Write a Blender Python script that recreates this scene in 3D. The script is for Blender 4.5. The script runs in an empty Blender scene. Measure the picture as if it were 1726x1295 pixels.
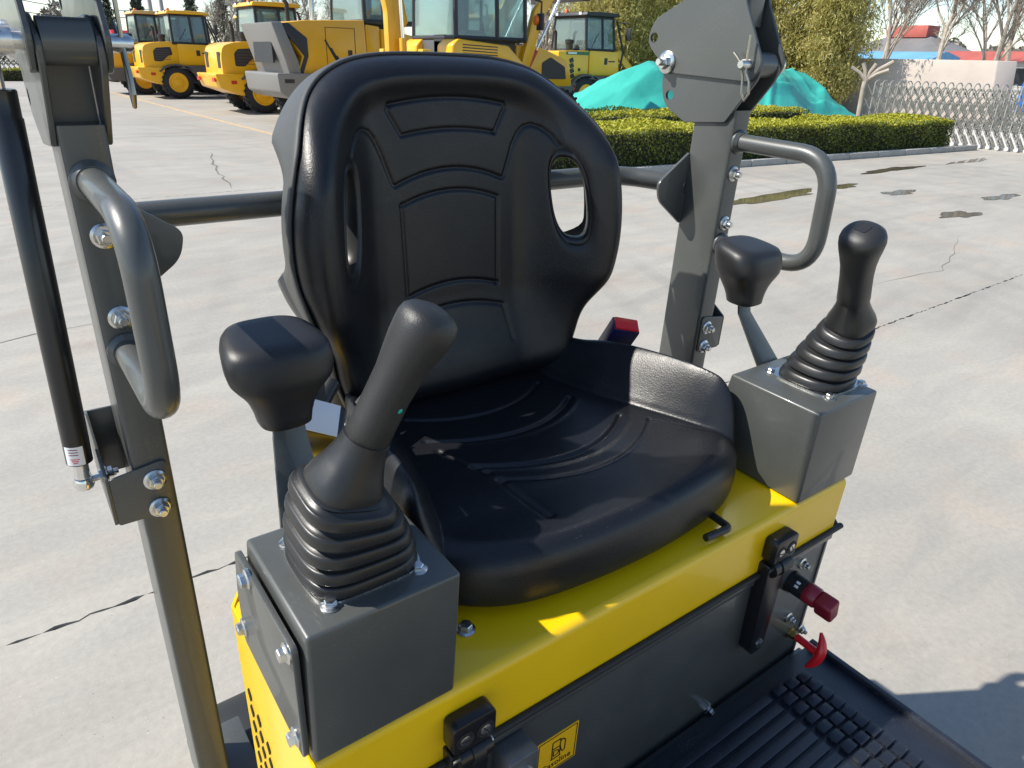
import bpy, bmesh, math, random
import numpy as np
from mathutils import Vector, Matrix, Quaternion

random.seed(7)
rng = np.random.default_rng(7)
SC = bpy.context.scene
COL = SC.collection
R = math.radians

# ------------------------------------------------------------------ camera
def cam_basis(pitch, roll, yaw):
    p, r, th = R(pitch), R(roll), R(yaw)
    rt = np.array([math.cos(th), -math.sin(th), 0]); fl = np.array([math.sin(th), math.cos(th), 0]); z = np.array([0, 0, 1.])
    f = fl * math.cos(p) - z * math.sin(p); u = z * math.cos(p) + fl * math.sin(p)
    return np.column_stack([math.cos(r) * rt + math.sin(r) * u, math.cos(r) * u - math.sin(r) * rt, f])
BW = cam_basis(24.6, 1.5, 37.43)            # camera against the level yard
BM = cam_basis(26.2, 3.14, 37.43)           # the same camera against the (slightly tilted) excavator
CW = np.array([-.1367, -.4642, 1.75]); CM = np.array([-.1367, -.4642, 1.7021])
cd = bpy.data.cameras.new('camera'); cam = bpy.data.objects.new('camera', cd); COL.objects.link(cam)
m3 = np.column_stack([BW[:, 0], BW[:, 1], -BW[:, 2]])
cam.matrix_world = Matrix([[*m3[i], CW[i]] for i in range(3)] + [[0, 0, 0, 1]])
cd.sensor_fit = 'HORIZONTAL'; cd.sensor_width = 36; cd.lens = 1194.2 / 1726 * 36
cd.clip_start = .02; cd.clip_end = 3000
SC.camera = cam
MR = BW @ BM.T; MT = CW - MR @ CM
M_EX = Matrix([[*MR[i], MT[i]] for i in range(3)] + [[0, 0, 0, 1]])   # excavator frame -> world

# ------------------------------------------------------------------ light
AZ, EL = R(-29.5), R(47)
sd = Vector((math.cos(EL) * math.cos(AZ), math.cos(EL) * math.sin(AZ), -math.sin(EL)))
sl = bpy.data.lights.new('sun', 'SUN'); sl.energy = 5.0; sl.angle = R(.55); sl.color = (1, .95, .86)
so = bpy.data.objects.new('sun', sl); COL.objects.link(so); so.rotation_euler = sd.to_track_quat('-Z', 'Y').to_euler()
w = bpy.data.worlds.new('World'); SC.world = w; w.use_nodes = True
nt = w.node_tree; sky = nt.nodes.new('ShaderNodeTexSky'); sky.sky_type = 'NISHITA'; sky.sun_disc = False
sky.sun_elevation = EL; sky.sun_rotation = math.atan2(-sd.x, -sd.y); sky.air_density = 1.0; sky.dust_density = .25; sky.ozone_density = 2.0
bg = nt.nodes['Background']; bg.inputs[1].default_value = .135
nt.links.new(sky.outputs[0], bg.inputs[0])
SC.view_settings.view_transform = 'Standard'; SC.view_settings.look = 'None'
SC.view_settings.exposure = .50; SC.view_settings.gamma = 1

# ------------------------------------------------------------------ materials
MATS = {}
def mat(name, col, rough=.5, metal=0., spec=.5, bump=0., bscale=200., var=0., vscale=6., coat=0., kind='noise', var_col=None, dist=.002, trans=0., alpha=1., rvar=0., speck=0., bump2=0.):
    m = bpy.data.materials.new(name); m.use_nodes = True; MATS[name] = m
    n = m.node_tree.nodes; l = m.node_tree.links; b = n['Principled BSDF']
    b.inputs['Base Color'].default_value = (*col, 1); b.inputs['Roughness'].default_value = rough
    b.inputs['Metallic'].default_value = metal; b.inputs['Specular IOR Level'].default_value = spec
    b.inputs['Coat Weight'].default_value = coat; b.inputs['Coat Roughness'].default_value = .08
    if trans: b.inputs['Transmission Weight'].default_value = trans
    if alpha < 1: b.inputs['Alpha'].default_value = alpha
    tc = n.new('ShaderNodeTexCoord')
    if var or rvar:
        t = n.new('ShaderNodeTexNoise'); t.inputs['Scale'].default_value = vscale; t.inputs['Detail'].default_value = 6; t.inputs['Roughness'].default_value = .6
        l.new(tc.outputs['Object'], t.inputs['Vector'])
        if var:
            r = n.new('ShaderNodeValToRGB'); r.color_ramp.elements[0].position = .3; r.color_ramp.elements[1].position = .7
            c0 = tuple(max(0, c * (1 - var)) for c in col); c1 = var_col or tuple(min(1, c * (1 + var)) for c in col)
            r.color_ramp.elements[0].color = (*c0, 1); r.color_ramp.elements[1].color = (*c1, 1)
            l.new(t.outputs[0], r.inputs[0]); l.new(r.outputs[0], b.inputs['Base Color'])
        if rvar:
            mr = n.new('ShaderNodeMapRange'); mr.inputs['To Min'].default_value = max(0, rough - rvar); mr.inputs['To Max'].default_value = min(1, rough + rvar)
            mr.inputs['From Min'].default_value = .3; mr.inputs['From Max'].default_value = .7
            l.new(t.outputs[0], mr.inputs['Value']); l.new(mr.outputs[0], b.inputs['Roughness'])
    if speck:
        t = n.new('ShaderNodeTexNoise'); t.inputs['Scale'].default_value = 420; t.inputs['Detail'].default_value = 1; l.new(tc.outputs['Object'], t.inputs['Vector'])
        g2 = n.new('ShaderNodeTexNoise'); g2.inputs['Scale'].default_value = 9; g2.inputs['Detail'].default_value = 4; l.new(tc.outputs['Object'], g2.inputs['Vector'])
        ma = n.new('ShaderNodeMath'); ma.operation = 'MULTIPLY_ADD'; ma.inputs[1].default_value = .5; l.new(g2.outputs[0], ma.inputs[0]); l.new(t.outputs[0], ma.inputs[2])
        rr = n.new('ShaderNodeValToRGB'); rr.color_ramp.elements[0].position = .955; rr.color_ramp.elements[1].position = 1.0; rr.color_ramp.elements[1].color = (speck * 4, speck * 4, speck * 4, 1); l.new(ma.outputs[0], rr.inputs[0])
        mx = n.new('ShaderNodeMix'); mx.data_type = 'RGBA'; mx.inputs[7].default_value = (.42, .40, .36, 1); l.new(rr.outputs[0], mx.inputs[0])
        src = b.inputs['Base Color'].links[0].from_socket if b.inputs['Base Color'].links else None
        if src: l.new(src, mx.inputs[6])
        else: mx.inputs[6].default_value = (*col, 1)
        l.new(mx.outputs[2], b.inputs['Base Color'])
    if bump:
        if kind == 'voronoi':
            t = n.new('ShaderNodeTexVoronoi'); t.feature = 'SMOOTH_F1'; t.inputs['Scale'].default_value = bscale; o = t.outputs['Distance']
        else:
            t = n.new('ShaderNodeTexNoise'); t.inputs['Scale'].default_value = bscale; t.inputs['Detail'].default_value = 3; o = t.outputs[0]
        l.new(tc.outputs['Object'], t.inputs['Vector'])
        bp = n.new('ShaderNodeBump'); bp.inputs['Strength'].default_value = bump; bp.inputs['Distance'].default_value = dist
        l.new(o, bp.inputs['Height'])
        if bump2:
            mp = n.new('ShaderNodeMapping'); mp.inputs['Scale'].default_value = (1, 1, 2.2); l.new(tc.outputs['Object'], mp.inputs['Vector'])
            t2 = n.new('ShaderNodeTexNoise'); t2.inputs['Scale'].default_value = 70; t2.inputs['Detail'].default_value = 6; t2.inputs['Roughness'].default_value = .7; t2.inputs['Distortion'].default_value = 1.2; l.new(mp.outputs[0], t2.inputs['Vector'])
            b2 = n.new('ShaderNodeBump'); b2.inputs['Strength'].default_value = bump2; b2.inputs['Distance'].default_value = .003; l.new(t2.outputs[0], b2.inputs['Height']); l.new(b2.outputs[0], bp.inputs['Normal'])
        l.new(bp.outputs[0], b.inputs['Normal'])
    return m
grey = mat('grey_paint', (.062, .066, .062), .40, spec=.6, coat=.25, var=.07, vscale=9, rvar=.06, bump=.04, bscale=260, speck=.022)
yellow = mat('yellow_paint', (.88, .545, .003), .32, coat=.3, var=.04, vscale=7, rvar=.05, bump=.04, bscale=240)
vinyl = mat('black_vinyl', (.0075, .0082, .0105), .38, bump=.16, bscale=520, kind='voronoi', dist=.0011, rvar=.06, vscale=14, spec=.45, bump2=.11, speck=.012)
shellm = mat('shell_plastic', (.055, .056, .055), .55, bump=.6, bscale=900, dist=.0008)
plast = mat('black_plastic', (.016, .016, .017), .42, bump=.35, bscale=1100, dist=.0006)
gripm = mat('grip_plastic', (.020, .020, .020), .44, bump=.5, bscale=900, dist=.0007)
smoothp = mat('smooth_rubber', (.016, .0165, .017), .38, rvar=.06, vscale=30, bump=.05, bscale=250)
rubber = mat('mat_rubber', (.013, .016, .024), .40, var=.35, vscale=12, bump=.1, bscale=150, rvar=.12, speck=.05)
zinc = mat('zinc_steel', (.62, .62, .60), .28, metal=1., var=.15, vscale=90, rvar=.1)
brass = mat('brass', (.45, .32, .12), .35, metal=1.)
chrome = mat('chrome', (.75, .75, .75), .12, metal=1.)
pinm = mat('pin_steel', (.40, .36, .28), .35, metal=1.)
gloss = mat('gloss_black', (.009, .009, .010), .30, coat=.15)
hinge_m = mat('hinge_black', (.010, .010, .011), .28, bump=.05, bscale=300)
red = mat('red_plastic', (.72, .012, .018), .3, coat=.2)
dred = mat('dark_red_plastic', (.24, .012, .026), .34)
blue = mat('navy_plastic', (.01, .012, .07), .35)
white = mat('white_label', (.78, .78, .78), .5)
green = mat('green_lamp', (.0, .35, .25), .25)
black = mat('matte_black', (.012, .012, .012), .6)
ink = mat('black_ink', (.015, .013, .01), .5)
decal = mat('decal_yellow', (.92, .50, .01), .4)
belt = mat('belt_web', (.05, .052, .055), .7, bump=.5, bscale=900)

# concrete yard
def concrete():
    m = bpy.data.materials.new('concrete'); m.use_nodes = True; n = m.node_tree.nodes; l = m.node_tree.links; b = n['Principled BSDF']
    geo = n.new('ShaderNodeNewGeometry')
    def noise(scale, det=5, rgh=.6, dist=0., vec=None):
        t = n.new('ShaderNodeTexNoise'); t.inputs['Scale'].default_value = scale; t.inputs['Detail'].default_value = det; t.inputs['Roughness'].default_value = rgh; t.inputs['Distortion'].default_value = dist
        l.new(vec or geo.outputs['Position'], t.inputs['Vector']); return t.outputs[0]
    def ramp(i, p0, p1, c0, c1):
        r = n.new('ShaderNodeValToRGB'); e = r.color_ramp.elements; e[0].position = p0; e[1].position = p1; e[0].color = (*c0, 1); e[1].color = (*c1, 1); l.new(i, r.inputs[0]); return r.outputs[0]
    def mix(fac, a, c, mode='MIX', f=None):
        x = n.new('ShaderNodeMix'); x.data_type = 'RGBA'; x.blend_type = mode
        if fac is None: x.inputs[0].default_value = f
        else: l.new(fac, x.inputs[0])
        l.new(a, x.inputs[6]); l.new(c, x.inputs[7]); return x.outputs[2]
    base = ramp(noise(.35, 6, .62, .6), .35, .68, (.332, .310, .272), (.408, .383, .338))
    mp = n.new('ShaderNodeMapping'); mp.inputs['Rotation'].default_value = (0, 0, R(24)); mp.inputs['Scale'].default_value = (.8, 2.4, 1)
    l.new(geo.outputs['Position'], mp.inputs['Vector'])
    streak = ramp(noise(1.5, 7, .62, .8, mp.outputs[0]), .38, .66, (.90, .905, .91), (1.03, 1.025, 1.0))
    col = mix(None, base, streak, 'MULTIPLY', 1.)
    pinkish = ramp(noise(1.7, 4, .5), .52, .72, (1, 1, 1), (1.07, .99, .945))
    col = mix(None, col, pinkish, 'MULTIPLY', 1.)
    fine = ramp(noise(38, 6, .7), .3, .75, (.88, .88, .88), (1.08, 1.08, 1.08))
    col = mix(None, col, fine, 'MULTIPLY', 1.)
    speck = ramp(noise(150, 2, .5), .70, .76, (1, 1, 1), (1.55, 1.55, 1.55))
    col = mix(None, col, speck, 'MULTIPLY', 1.)
    dark = ramp(noise(95, 2, .5), .24, .29, (.55, .55, .55), (1, 1, 1))
    col = mix(None, col, dark, 'MULTIPLY', 1.)
    for (cx_, cy_, sc_, wob) in ((-9., 14., .62, 2.2), (16., -12., .50, 2.6)):       # sweeping tyre marks
        mpt = n.new('ShaderNodeMapping'); mpt.inputs['Location'].default_value = (cx_, cy_, 0); l.new(geo.outputs['Position'], mpt.inputs['Vector'])
        wv = n.new('ShaderNodeTexWave'); wv.wave_type = 'RINGS'; wv.rings_direction = 'Z'; wv.inputs['Scale'].default_value = sc_; wv.inputs['Distortion'].default_value = wob; wv.inputs['Detail'].default_value = 4; wv.inputs['Detail Scale'].default_value = .35
        l.new(mpt.outputs[0], wv.inputs['Vector'])
        f1 = ramp(wv.outputs['Fac'], .72, .95, (1, 1, 1), (.90, .905, .91)); msk = ramp(noise(.22, 3, .5), .46, .62, (0, 0, 0), (1, 1, 1))
        mm = mix(msk, ramp(geo.outputs['Position'], 0., 1., (1, 1, 1), (1, 1, 1)), f1); col = mix(None, col, mm, 'MULTIPLY', 1.)
    stain = ramp(noise(.9, 8, .75, 1.5), .60, .72, (1, 1, 1), (.90, .895, .885)); col = mix(None, col, stain, 'MULTIPLY', 1.)
    l.new(col, b.inputs['Base Color']); b.inputs['Roughness'].default_value = .72; b.inputs['Specular IOR Level'].default_value = .3
    bp = n.new('ShaderNodeBump'); bp.inputs['Strength'].default_value = .25; bp.inputs['Distance'].default_value = .004
    l.new(noise(30, 7, .7), bp.inputs['Height']); l.new(bp.outputs[0], b.inputs['Normal'])
    return m
conc = concrete()
soil = mat('joint_soil', (.055, .05, .042), .9)
wet = mat('wet_concrete', (.10, .085, .062), .06, var=.3, vscale=3)
crackm = mat('crack_dark', (.15, .14, .12), .9)
linem = mat('line_paint', (.50, .36, .20), .7, var=.3, vscale=9)
kerbm = mat('kerb_stone', (.34, .33, .30), .8, var=.15, vscale=4, bump=.2, bscale=40)

# ------------------------------------------------------------------ mesh helpers
def setm(o, parent=None, **kw):
    COL.objects.link(o)
    if parent is not None: o.parent = parent
    for k, v in kw.items(): o[k] = v
    return o
def finish(bm, name, m, parent=None, bevel=0., seg=2, ang=38, **kw):
    bmesh.ops.remove_doubles(bm, verts=bm.verts, dist=1e-6)
    bmesh.ops.recalc_face_normals(bm, faces=bm.faces)
    if bevel:
        es = [e for e in bm.edges if len(e.link_faces) == 2 and e.calc_face_angle(0) > R(28)]
        bmesh.ops.bevel(bm, geom=es, offset=bevel, segments=seg, profile=.5, affect='EDGES', clamp_overlap=True)
    for f in bm.faces: f.smooth = True
    for e in bm.edges:
        if len(e.link_faces) == 2: e.smooth = e.calc_face_angle(0) < R(ang)
    me = bpy.data.meshes.new(name); bm.to_mesh(me); bm.free(); me.materials.append(m)
    return setm(bpy.data.objects.new(name, me), parent, **kw)
def np_obj(name, V, F, m, parent=None, smooth=True, **kw):
    V = np.asarray(V, dtype=np.float32); F = np.asarray(F, dtype=np.int32); k = F.shape[1]
    me = bpy.data.meshes.new(name); me.vertices.add(len(V)); me.vertices.foreach_set('co', V.ravel())
    me.loops.add(F.size); me.loops.foreach_set('vertex_index', F.ravel()); me.polygons.add(len(F))
    me.polygons.foreach_set('loop_start', np.arange(len(F), dtype=np.int32) * k)
    me.polygons.foreach_set('use_smooth', np.full(len(F), smooth))
    me.update(calc_edges=True); me.materials.append(m)
    return setm(bpy.data.objects.new(name, me), parent, **kw)
def empty(name, parent=None, loc=(0, 0, 0), rz=0., **kw):
    o = bpy.data.objects.new(name, None); o.empty_display_size = .1; o.location = loc; o.rotation_euler = (0, 0, rz)
    return setm(o, parent, **kw)
def copy_tree(o, parent=None):
    c = o.copy(); COL.objects.link(c); c.parent = parent
    for ch in list(o.children): copy_tree(ch, c)
    return c
def B(): return bmesh.new()
def box(bm, x0, x1, y0, y1, z0, z1):
    v = [bm.verts.new((x, y, z)) for z in (z0, z1) for y in (y0, y1) for x in (x0, x1)]
    for f in ((0, 2, 3, 1), (4, 5, 7, 6), (0, 1, 5, 4), (2, 6, 7, 3), (0, 4, 6, 2), (1, 3, 7, 5)): bm.faces.new([v[i] for i in f])
    return bm
def hexa(bm, P):  # 8 points, bottom 4 then top 4, same winding
    v = [bm.verts.new(p) for p in P]
    for f in ((3, 2, 1, 0), (4, 5, 6, 7), (0, 1, 5, 4), (1, 2, 6, 5), (2, 3, 7, 6), (3, 0, 4, 7)): bm.faces.new([v[i] for i in f])
    return bm
def prism(bm, poly, ax, a, b):  # 2-D polygon extruded along axis ax from a to b
    def P(p, t): return {'x': (t, p[0], p[1]), 'y': (p[0], t, p[1]), 'z': (p[0], p[1], t)}[ax]
    n = len(poly); A = [bm.verts.new(P(p, a)) for p in poly]; C = [bm.verts.new(P(p, b)) for p in poly]
    for i in range(n): bm.faces.new((A[i], A[(i + 1) % n], C[(i + 1) % n], C[i]))
    bm.faces.new(A[::-1]); bm.faces.new(C)
    return bm
def round_poly(poly, r, n=4):
    out = []; N = len(poly)
    for i in range(N):
        p0, p1, p2 = (Vector(poly[(i + k) % N]) for k in (-1, 0, 1)); a = (p0 - p1); c = (p2 - p1)
        rr = (r[i] if isinstance(r, (list, tuple)) else r)
        d = min(rr, a.length * .45, c.length * .45)
        if d < 1e-5: out.append(tuple(p1)); continue
        s = p1 + a.normalized() * d; e = p1 + c.normalized() * d
        for k in range(n + 1):
            t = k / n; q = s * (1 - t) ** 2 + p1 * 2 * t * (1 - t) + e * t ** 2; out.append(tuple(q))
    return out
def frame(d):
    d = Vector(d).normalized(); u = d.orthogonal().normalized(); return u, d.cross(u), d
def rings(bm, R_, cap0=True, cap1=True):
    vs = [[bm.verts.new(p) for p in r] for r in R_]; n = len(vs[0])
    for a, c in zip(vs, vs[1:]):
        for i in range(n): bm.faces.new((a[i], a[(i + 1) % n], c[(i + 1) % n], c[i]))
    if cap0: bm.faces.new(vs[0][::-1])
    if cap1: bm.faces.new(vs[-1])
    return bm
def lathe(bm, o, d, prof, n=24, caps=True):  # prof: (distance along d, radius)
    u, v, d = frame(d); o = Vector(o); out = []
    for t, r in prof: out.append([o + d * t + (u * math.cos(a) + v * math.sin(a)) * max(r, 1e-5) for a in (2 * math.pi * i / n for i in range(n))])
    return rings(bm, out, caps, caps)
def tube(bm, path, r, n=14, rad=None):
    P = [Vector(p) for p in path]; out = []; u = None
    for i, p in enumerate(P):
        d = (P[min(i + 1, len(P) - 1)] - P[max(i - 1, 0)]).normalized()
        u = d.orthogonal().normalized() if u is None else (u - d * u.dot(d)).normalized()
        v = d.cross(u); rr = rad[i] if rad else r
        out.append([p + (u * math.cos(a) + v * math.sin(a)) * rr for a in (2 * math.pi * k / n for k in range(n))])
    return rings(bm, out)
def fillet(path, r, n=7):
    out = [Vector(path[0])]
    for i in range(1, len(path) - 1):
        p0, p1, p2 = (Vector(path[i + k]) for k in (-1, 0, 1)); a = p0 - p1; c = p2 - p1; d = min(r, a.length * .48, c.length * .48)
        s = p1 + a.normalized() * d; e = p1 + c.normalized() * d
        for k in range(n + 1):
            t = k / n; out.append(s * (1 - t) ** 2 + p1 * 2 * t * (1 - t) + e * t ** 2)
    return out + [Vector(path[-1])]
def sup(cx, cy, hx, hy, z, e=3., n=40, rot=0.):
    out = []
    for i in range(n):
        a = 2 * math.pi * i / n; c, s = math.cos(a), math.sin(a)
        x = math.copysign(abs(c) ** (2 / e), c) * hx; y = math.copysign(abs(s) ** (2 / e), s) * hy
        out.append((cx + x * math.cos(rot) - y * math.sin(rot), cy + x * math.sin(rot) + y * math.cos(rot), z))
    return out
def hexbolt(parent, p, d, r=.0085, name='bolt', m=None, stub=True, flange=1.45):
    bm = B(); u, v, d = frame(d); p = Vector(p)
    lathe(bm, p - d * .002, d, [(0, r * flange), (.002 + r * .22, r * flange), (.002 + r * .40, r * 1.15)], 20)
    h0 = r * .3; h1 = r * 1.05; a0 = random.random()
    hx = [[p + d * h + (u * math.cos(a0 + k * math.pi / 3) + v * math.sin(a0 + k * math.pi / 3)) * rr for k in range(6)] for h, rr in ((h0, r), (h1, r), (h1 + r * .14, r * .86))]
    rings(bm, hx)
    if stub: lathe(bm, p + d * h1, d, [(0, r * .55), (r * .75, r * .55), (r * .9, r * .45)], 14)
    return finish(bm, name, m or zinc, parent, ang=30)
def sstep(a, b, x):
    t = np.clip((x - a) / (b - a), 0, 1); return t * t * (3 - 2 * t)

# ------------------------------------------------------------------ ground (structure)
gb = B(); box(gb, -900, 900, -900, 900, -.5, -.02)
ground = finish(gb, 'ground', conc, None, kind='structure')
XE = [-42, -21, -8.2, 12.1, 21, 32, 44, 60]; YE = [-22, -10, 1.86, 9.86, 18.2, 27, 40, 56, 80]
def jitter_edge(p, q, n, amp):
    out = []
    for i in range(n):
        t = i / n; a = amp * (random.random() - .5) * 2
        x = p[0] + (q[0] - p[0]) * t; y = p[1] + (q[1] - p[1]) * t
        if 0 < i: x, y = (x, y + a) if abs(q[0] - p[0]) > abs(q[1] - p[1]) else (x + a, y)
        out.append((x, y))
    return out
for i in range(len(XE) - 1):
    for j in range(len(YE) - 1):
        g = .0045; x0, x1, y0, y1 = XE[i] + g, XE[i + 1] - g, YE[j] + g, YE[j + 1] - g
        near = (j in (1, 2, 3) and 1 <= i <= 4)
        na = int((x1 - x0) / .035) if near else 12; nb = 60 if near else 12
        poly = jitter_edge((x0, y0), (x1, y0), na, .009) + jitter_edge((x1, y0), (x1, y1), nb, .006) + jitter_edge((x1, y1), (x0, y1), na, .009) + jitter_edge((x0, y1), (x0, y0), nb, .006)
        finish(prism(B(), poly, 'z', -.03, 0.), 'concrete_slab', conc, ground)
jb = B(); box(jb, -42, 60, -22, 80, -.019, -.012); finish(jb, 'joint_filler', soil, ground)
def crack(pts, wd, name='crack'):
    P = [Vector(pts[0])]
    for a, c in zip(pts, pts[1:]):
        a, c = Vector(a), Vector(c); n = max(3, int((c - a).length / .22))
        for k in range(1, n + 1):
            t = k / n; d = (c - a).normalized(); P.append(a.lerp(c, t) + Vector((-d.y, d.x)) * random.uniform(-.035, .035))
    L, Rr = [], []
    for i, p in enumerate(P):
        d = (P[min(i + 1, len(P) - 1)] - P[max(0, i - 1)]).normalized(); nn = Vector((-d.y, d.x)); ww = wd * random.uniform(.35, 1.2) * min(1, i / 3 + .1, (len(P) - 1 - i) / 3 + .1)
        L.append(p + nn * ww); Rr.append(p - nn * ww)
    bm = B(); a = [bm.verts.new((p.x, p.y, .003)) for p in L]; c = [bm.verts.new((p.x, p.y, .003)) for p in Rr]
    for i in range(len(P) - 1): bm.faces.new((a[i], c[i], c[i + 1], a[i + 1]))
    finish(bm, name, crackm, ground)
crack([(3.75, 14.3), (3.3, 12.4), (2.86, 10.1)], .018)
crack([(9.1, 3.0), (7.2, 2.35), (5.9, 2.5)], .003)
crack([(-2.6, 5.4), (-1.1, 4.8), (.9, 5.1)], .005)
crack([(1.2, 17.2), (3.4, 17.6), (5.2, 17.4)], .012)
def puddle(cx, cy, rx, ry, seed, holes=0):
    rr = random.Random(seed); ph = [rr.uniform(0, 6.28) for _ in range(6)]
    poly = []
    for i in range(70):
        a = 2 * math.pi * i / 70; k = 1 + .22 * math.sin(2 * a + ph[0]) + .16 * math.sin(3 * a + ph[1]) + .12 * math.sin(5 * a + ph[2]) + .08 * math.sin(9 * a + ph[3])
        poly.append((cx + rx * k * math.cos(a), cy + ry * k * math.sin(a)))
    bm = B(); bm.faces.new([bm.verts.new((x, y, .004)) for x, y in poly])
    finish(bm, 'puddle', wet, None, kind='structure')
for a in [(9.2, 5.72, 1.15, .22, 1), (11.3, 5.75, .42, .12, 2), (14.2, 6.42, .9, .17, 3), (11.55, 4.95, .35, .17, 4), (10.45, 3.6, .42, .15, 5), (17.2, 6.3, 1.1, .10, 6), (12.6, 3.9, .45, .14, 7), (16.5, 4.6, .7, .13, 8)]: puddle(*a)
lb = B(); box(lb, 5.94, 6.06, 10, 60, -.01, .004); finish(lb, 'painted_line', linem, None, kind='structure')

# ------------------------------------------------------------------ the excavator
EX = empty('mini_excavator', label='yellow and grey mini excavator with black seat, joysticks and roll bar posts', category='excavator')
EX.matrix_world = M_EX
XC = .487                                   # middle of the seat
MX = .970                                   # mirror: x -> MX - x

# --- yellow seat base cover
def cover():
    bm = B(); r = .012
    prof = [(0, .947), (0, 1.05 - r)] + [(r - r * math.cos(t), 1.05 - r + r * math.sin(t)) for t in (math.pi / 8 * k for k in range(1, 5))] + [(.20, 1.05), (.20, 1.044), (.014, 1.044), (.006, 1.036), (.006, .947)]
    prism(bm, prof, 'x', .0, .952)
    return finish(bm, 'seat_base_cover', yellow, EX, ang=50)
cov = cover()
finish(prism(B(), round_poly([(.0006, .2), (.9514, .2), (.9514, .25), (.925, .285), (.86, .30), (.84, .40), (.78, .42), (.78, .56), (.2, .56), (.2, .42), (.13, .40), (.115, .30), (.03, .285), (.0006, .255)], .01, 3), 'z', 1.044, 1.05), 'deck_plate', yellow, cov, ang=30)
# left side panel with a folded rear edge and louvre slots
def side_panel():
    bm = B()
    poly = [(-.0005, .0), (-.0005, .262), (.018, .292), (.045, .300), (.045, .296), (.0195, .288), (.0025, .260), (.0025, .0)]
    prism(bm, poly, 'z', .45, 1.049)
    o = finish(bm, 'side_panel', yellow, EX, ang=25)
    for i in range(5):
        for j in range(9):
            y = .232 - i * .030 ; z = .925 - j * .030 - i * .018
            if z < .62 or y < .08: continue
            s = B(); prism(s, round_poly([(y - .006, z), (y + .002, z + .009), (y + .006, z), (y - .002, z - .013)], .002, 2), 'x', -.0024, .0004)
            finish(s, 'vent_slot', black, o)
    return o
sp = side_panel()
hexbolt(cov, (.221, .069, 1.05), (0, 0, 1), .0085, stub=False)
# --- grey front panel, rubber seal, hidden body core
finish(box(B(), .004, .962, .004, .03, .640, .944), 'front_panel', grey, EX, bevel=.003)
fp = EX.children[-1]
for x, z in ((.696, .652), (.886, .893), (.893, .762), (.35, .652), (.955, .70)): hexbolt(fp, (x, .004, z), (0, -1, 0), .0075, stub=True)
finish(box(B(), .21, .77, .032, .55, .50, 1.043), 'body_core', black, EX)
finish(tube(B(), [(.0, -.003, .944), (.5, -.003, .944), (.974, -.003, .944)], .0055, 10), 'rubber_seal', black, EX)
finish(tube(B(), [(.962, -.003, .944), (.974, .01, .944), (.975, .3, .944)], .0055, 10), 'rubber_seal', black, EX)
finish(box(B(), .20, .962, .000, .0045, .918, .930), 'seal_flange', grey, fp, bevel=.0015)
finish(box(B(), .0, .97, -.05, .002, .634, .645), 'floor_angle', grey, EX, bevel=.002)
finish(box(B(), .948, .953, .002, .60, .60, .943), 'right_side_plate', grey, EX)

# --- floor mat
matb = B(); box(matb, .02, .985, -.86, -.012, .645, .662)
fm = finish(matb, 'floor_mat', rubber, EX, bevel=.003)
finish(prism(B(), [(.972, .660), (.974, .671), (.985, .671), (.9865, .650)], 'y', -.86, -.012), 'mat_rim', rubber, fm, bevel=.001)
ridge_me = None; blk_me = None
for k in range(36):
    y = -.048 - k * .0226
    if ridge_me is None:
        o = finish(box(B(), .03, .798, -.0078, .0078, -.004, .0045), 'ridge', rubber, fm, bevel=.0009); ridge_me = o.data; ridge_me.name = 'ridge'
    else: o = setm(bpy.data.objects.new('ridge', ridge_me), fm)
    o.location = (0, y, .662)
    for c in range(3):
        if blk_me is None:
            b_ = finish(box(B(), -.0135, .0135, -.0085, .0085, -.004, .0065), 'block', rubber, fm, bevel=.0012, seg=2); blk_me = b_.data
        else: b_ = setm(bpy.data.objects.new('block', blk_me), fm)
        b_.location = (.826 + c * .033, y - .004 * c, .662)
# --- undercarriage below the frame of the photograph
finish(box(B(), .16, .82, .05, .62, .40, .56), 'turntable_frame', grey, EX, bevel=.01)
finish(box(B(), .0, .97, -.86, .03, .60, .634), 'floor_frame', grey, EX, bevel=.006)
iM = M_EX.inverted()
def track(x0):
    o = None
    poly = []
    for k in range(24):
        a = math.pi / 2 + math.pi * k / 23; poly.append((-.35 + .19 * math.cos(a), .2 + .19 * math.sin(a)))
    for k in range(24):
        a = -math.pi / 2 + math.pi * k / 23; poly.append((.78 + .19 * math.cos(a), .2 + .19 * math.sin(a)))
    bm = prism(B(), poly, 'x', x0, x0 + .2)
    for v in bm.verts: v.co = iM @ v.co
    o = finish(bm, 'rubber_track', black, EX, bevel=.01)
    for k in range(26):
        L = []
        for (yy, zz, ny, nz) in [(-.35 + k * .045, .0, 0, -1)]:
            bm = box(B(), x0 + .005, x0 + .195, yy - .012, yy + .012, .0, .013)
            for v in bm.verts: v.co = iM @ v.co
            finish(bm, 'track_lug', black, o)
track(.0); track(.77)
bm = box(B(), .2, .77, -.1, .75, .15, .42)
for v in bm.verts: v.co = iM @ v.co
finish(bm, 'undercarriage', grey, EX, bevel=.02)

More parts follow.
